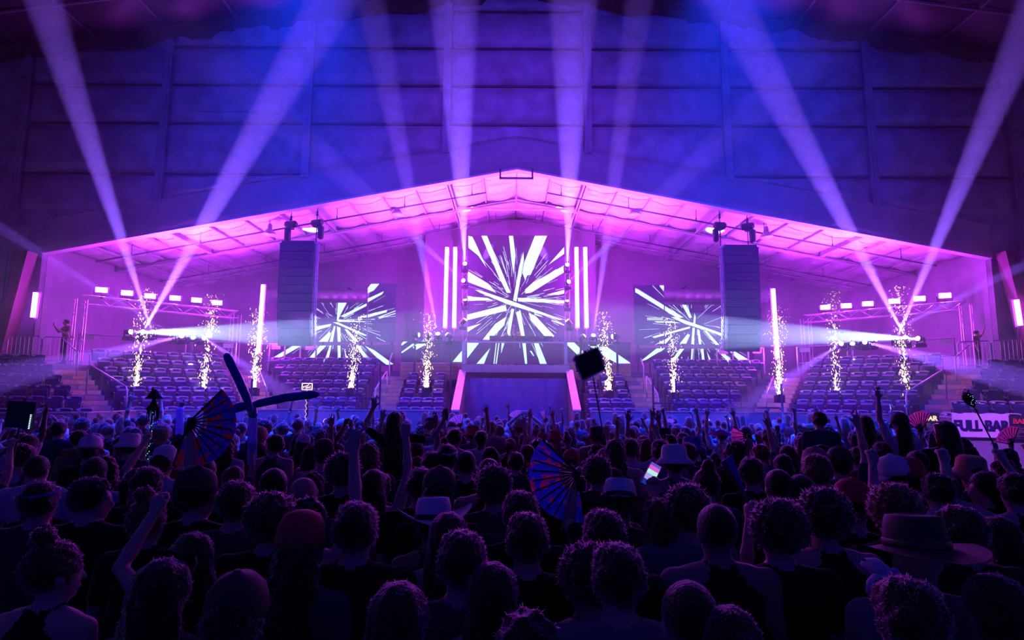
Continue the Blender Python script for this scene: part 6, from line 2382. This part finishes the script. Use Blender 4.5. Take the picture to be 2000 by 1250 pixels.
# spotted plush lying on the robed person's shoulder
pts = [P(x, y, Yp) for x, y, Yp in ((1683, 1104, 2.28), (1690, 1100, 2.27), (1705, 1103, 2.25), (1722, 1118, 2.22), (1727, 1130, 2.22), (1716, 1140, 2.2), (1703, 1144, 2.2), (1700, 1155, 2.2), (1706, 1165, 2.2))]
o = pts[4]
root = empty('spotted_plush', o, 0, 'small white spotted plush toy draped over the shoulder of the robed person', 'plush toy')
MB().tube([p - o for p in pts], [.008, .018, .028, .034, .036, .034, .022, .016, .006], 12).build('plush_body', mat('white_plush', (.62, .55, .65), .8, sheen=.5), root, smooth=True)
rnd = random.Random(4)
for k in range(16):
    t = rnd.uniform(.5, 7)
    i = int(t)
    p = pts[i].lerp(pts[i + 1], t - i) - o
    r = [.008, .018, .028, .034, .036, .034, .022, .016, .006][i]
    a = rnd.uniform(-1.2, 1.2)
    MB().lathe([(0, -.003), (.006, -.002), (.006, .002), (0, .003)], 7, Matrix.Translation(p + Vector((0, -r * math.cos(a) * .98, r * math.sin(a) * .9))) @ Matrix.Rotation(math.pi / 2 + a, 4, 'X')).build('spot', M_black, root)
for k in (-1, 1):
    p = pts[1] - o + Vector((k * .010, -.008, .014))
    MB().lathe([(0, -.007), (.006, -.003), (.006, .003), (0, .007)], 8, Matrix.Translation(p)).build('eye', M_black, root, smooth=True)
for i, k in ((3, 1), (5, -1)):
    p = pts[i] - o
    MB().tube([p, p + Vector((.04 * k, -.02, .012)), p + Vector((.055 * k, -.03, -.012))], [.012, .010, .007], 8).build('foot', mat('white_plush', (.62, .55, .65), .8), root, smooth=True)

# ------------------------------------------------------------------ bar banner and menus on the right rink boards
ba, bb = Vector((16.5, 16.5)), Vector((12.75, 17.9))
bd = (bb - ba).normalized()
bn = Vector((bd.y, -bd.x))
if bn.y > 0:
    bn = -bn


def on_board(px, py, off=.12):
    d = ray(px, py)
    q = ba + bn * off
    t = ((q.x - CAM.x) * bn.x + (q.y - CAM.y) * bn.y) / (d.x * bn.x + d.y * bn.y)
    return CAM + d * t


rzb = math.atan2(-bd.y, -bd.x)          # left to right as the camera sees it


def board_sign(name, x0, y0, x1, y1, label, cat, m):
    a, b = on_board(x0, y1), on_board(x1, y0)
    w = (Vector((b.x, b.y)) - Vector((a.x, a.y))).length
    h = b.z - a.z
    c = (a + b) / 2
    root = empty(name, c, rzb, label, cat)
    vs, fs = [], []
    nx, nz = 24, 8
    for j in range(nz + 1):
        for i in range(nx + 1):
            u, v = i / nx - .5, j / nz - .5
            wr = .012 * noise.noise(Vector((u * 7, v * 3, 4))) * (abs(u) * 2) if cat == 'banner' else 0
            vs.append((u * w, -.004 - wr, v * h))
    for j in range(nz):
        for i in range(nx):
            q = j * (nx + 1) + i
            fs.append((q, q + 1, q + nx + 2, q + nx + 1))
    n0 = len(vs)
    vs += [(x, y + .015, z) for x, y, z in vs]
    fs += [tuple(i + n0 for i in f[::-1]) for f in fs]
    MB().add(vs, fs).build('sheet', m, root, smooth=True)
    return root, w, h


root, w, h = board_sign('bar_banner', 1862, 809, 1971, 853, 'white vinyl banner reading FULL BAR on the right rink boards', 'banner', mat('white_banner_vinyl', (.80, .74, .82), .45))
lettering('FULL BAR', h * .62, mat('navy_banner_print', (.01, .015, .08), .5), root, (0, -.022, -.01), bold=.006, xs=.74, heavy=.018)
for sx in (-1, 1):
    for sz in (-1, 1):
        MB().lathe([(.010, -.002), (.014, 0), (.010, .002)], 8, Matrix.Translation((sx * w * .485, -.012, sz * h * .45)) @ Matrix.Rotation(math.pi / 2, 4, 'X')).build('grommet', M_pipe, root)
M_menu = mat('menu_board', (.02, .02, .05), .5)
for nm, x0, x1, yt, colm, bulb in (('warm-lit bar menu board left of the white banner', 1802, 1834, 806, glow('warm_glow_menu_print', (1, .75, .45), 1.1), True), ('dim red bar menu board at the right end of the banner', 1974, 2012, 812, mat('red_menu_print', (.7, .08, .08), .5), False)):  # warm print glows to stand in for the bulb's light on it
    root, w, h = board_sign('bar_menu', x0, yt, x1, yt + 46, nm, 'menu sign', M_menu)
    lettering('BAR', h * .30, colm, root, (0, -.018, h * .25), bold=.002, xs=.9, heavy=.008)
    rnd = random.Random(3)
    for k in range(8):
        L = w * rnd.uniform(.3, .8)
        MB().box((-w * .42 + L / 2, -.014, h * (.02 - .055 * k)), (L, .004, .010)).build('text_line', mat('menu_small_print', (.45, .30, .30), .6), root)
    if bulb:
        MB().box((-w * .62, -.02, h * .30), (.06, .05, .05)).build('lamp_housing', M_black, root)
        MB().lathe([(.0, -.05), (.03, -.04), (.035, -.01), (.0, .0)], 10, Matrix.Translation((-w * .62, -.06, h * .30))).build('bulb', glow('warm_bulb', (1, .8, .5), 8), root, smooth=True)
        lamp('menu_light', 'POINT', (-w * .55, -.18, h * .32), None, (1, .65, .3), 3, soft=.03, parent=root)

# ------------------------------------------------------------------ performers and crew on the stage and the concourses
def crew(px, py, Y, arms, label, yaw=math.pi, **kw):
    top = P(px, py, Y)
    n0 = len(PEOPLE)
    hgt = kw.pop('h', 1.75)
    r, tips = person(top.x, Y, hgt, arms=arms, yaw=yaw, zoff=top.z - hgt - .012, **kw)
    PEOPLE.pop()
    r['group'] = 'crew and performers'
    r['label'] = label
    return r


crew(987, 646, 27.5, 'front', 'performer in dark clothes at the left of the booth table', shirt=0, hair='short')
crew(1013, 650, 27.5, 'right_up', 'performer with a cap at the right of the booth table', shirt=4, hair='short', hat_kind='cap', hat_col='red')
for px, py, s in ((131, 623, -1), (1906, 645, 1)):
    top = P(px, py, 22.6)
    crew(px, py, 22.6, 'phone' if s < 0 else 'left_fist', 'crew member working on the outer %s concourse beside the barrier' % SIDE_N[s], shirt=4, hair='short', h=top.z - CZ - .012, yaw=math.pi + s * .6)
# ------------------------------------------------------------------ labels of the people: look first, then the landmark above them, then their place among look-alikes
seen = {}
for o, (l, band, lm, pxx) in PEOPLE:
    seen.setdefault((l, band, lm), []).append((pxx, o))
for (l, band, lm), lst in seen.items():
    lst.sort(key=lambda q: q[0])
    for i, (pxx, o) in enumerate(lst):
        t = l
        if len(lst) > 1:
            t = ('leftmost ' if i == 0 else '%s-from-left ' % ordinal(i + 1)) + l
        o['label'] = '%s, %s under %s' % (t, band, lm)
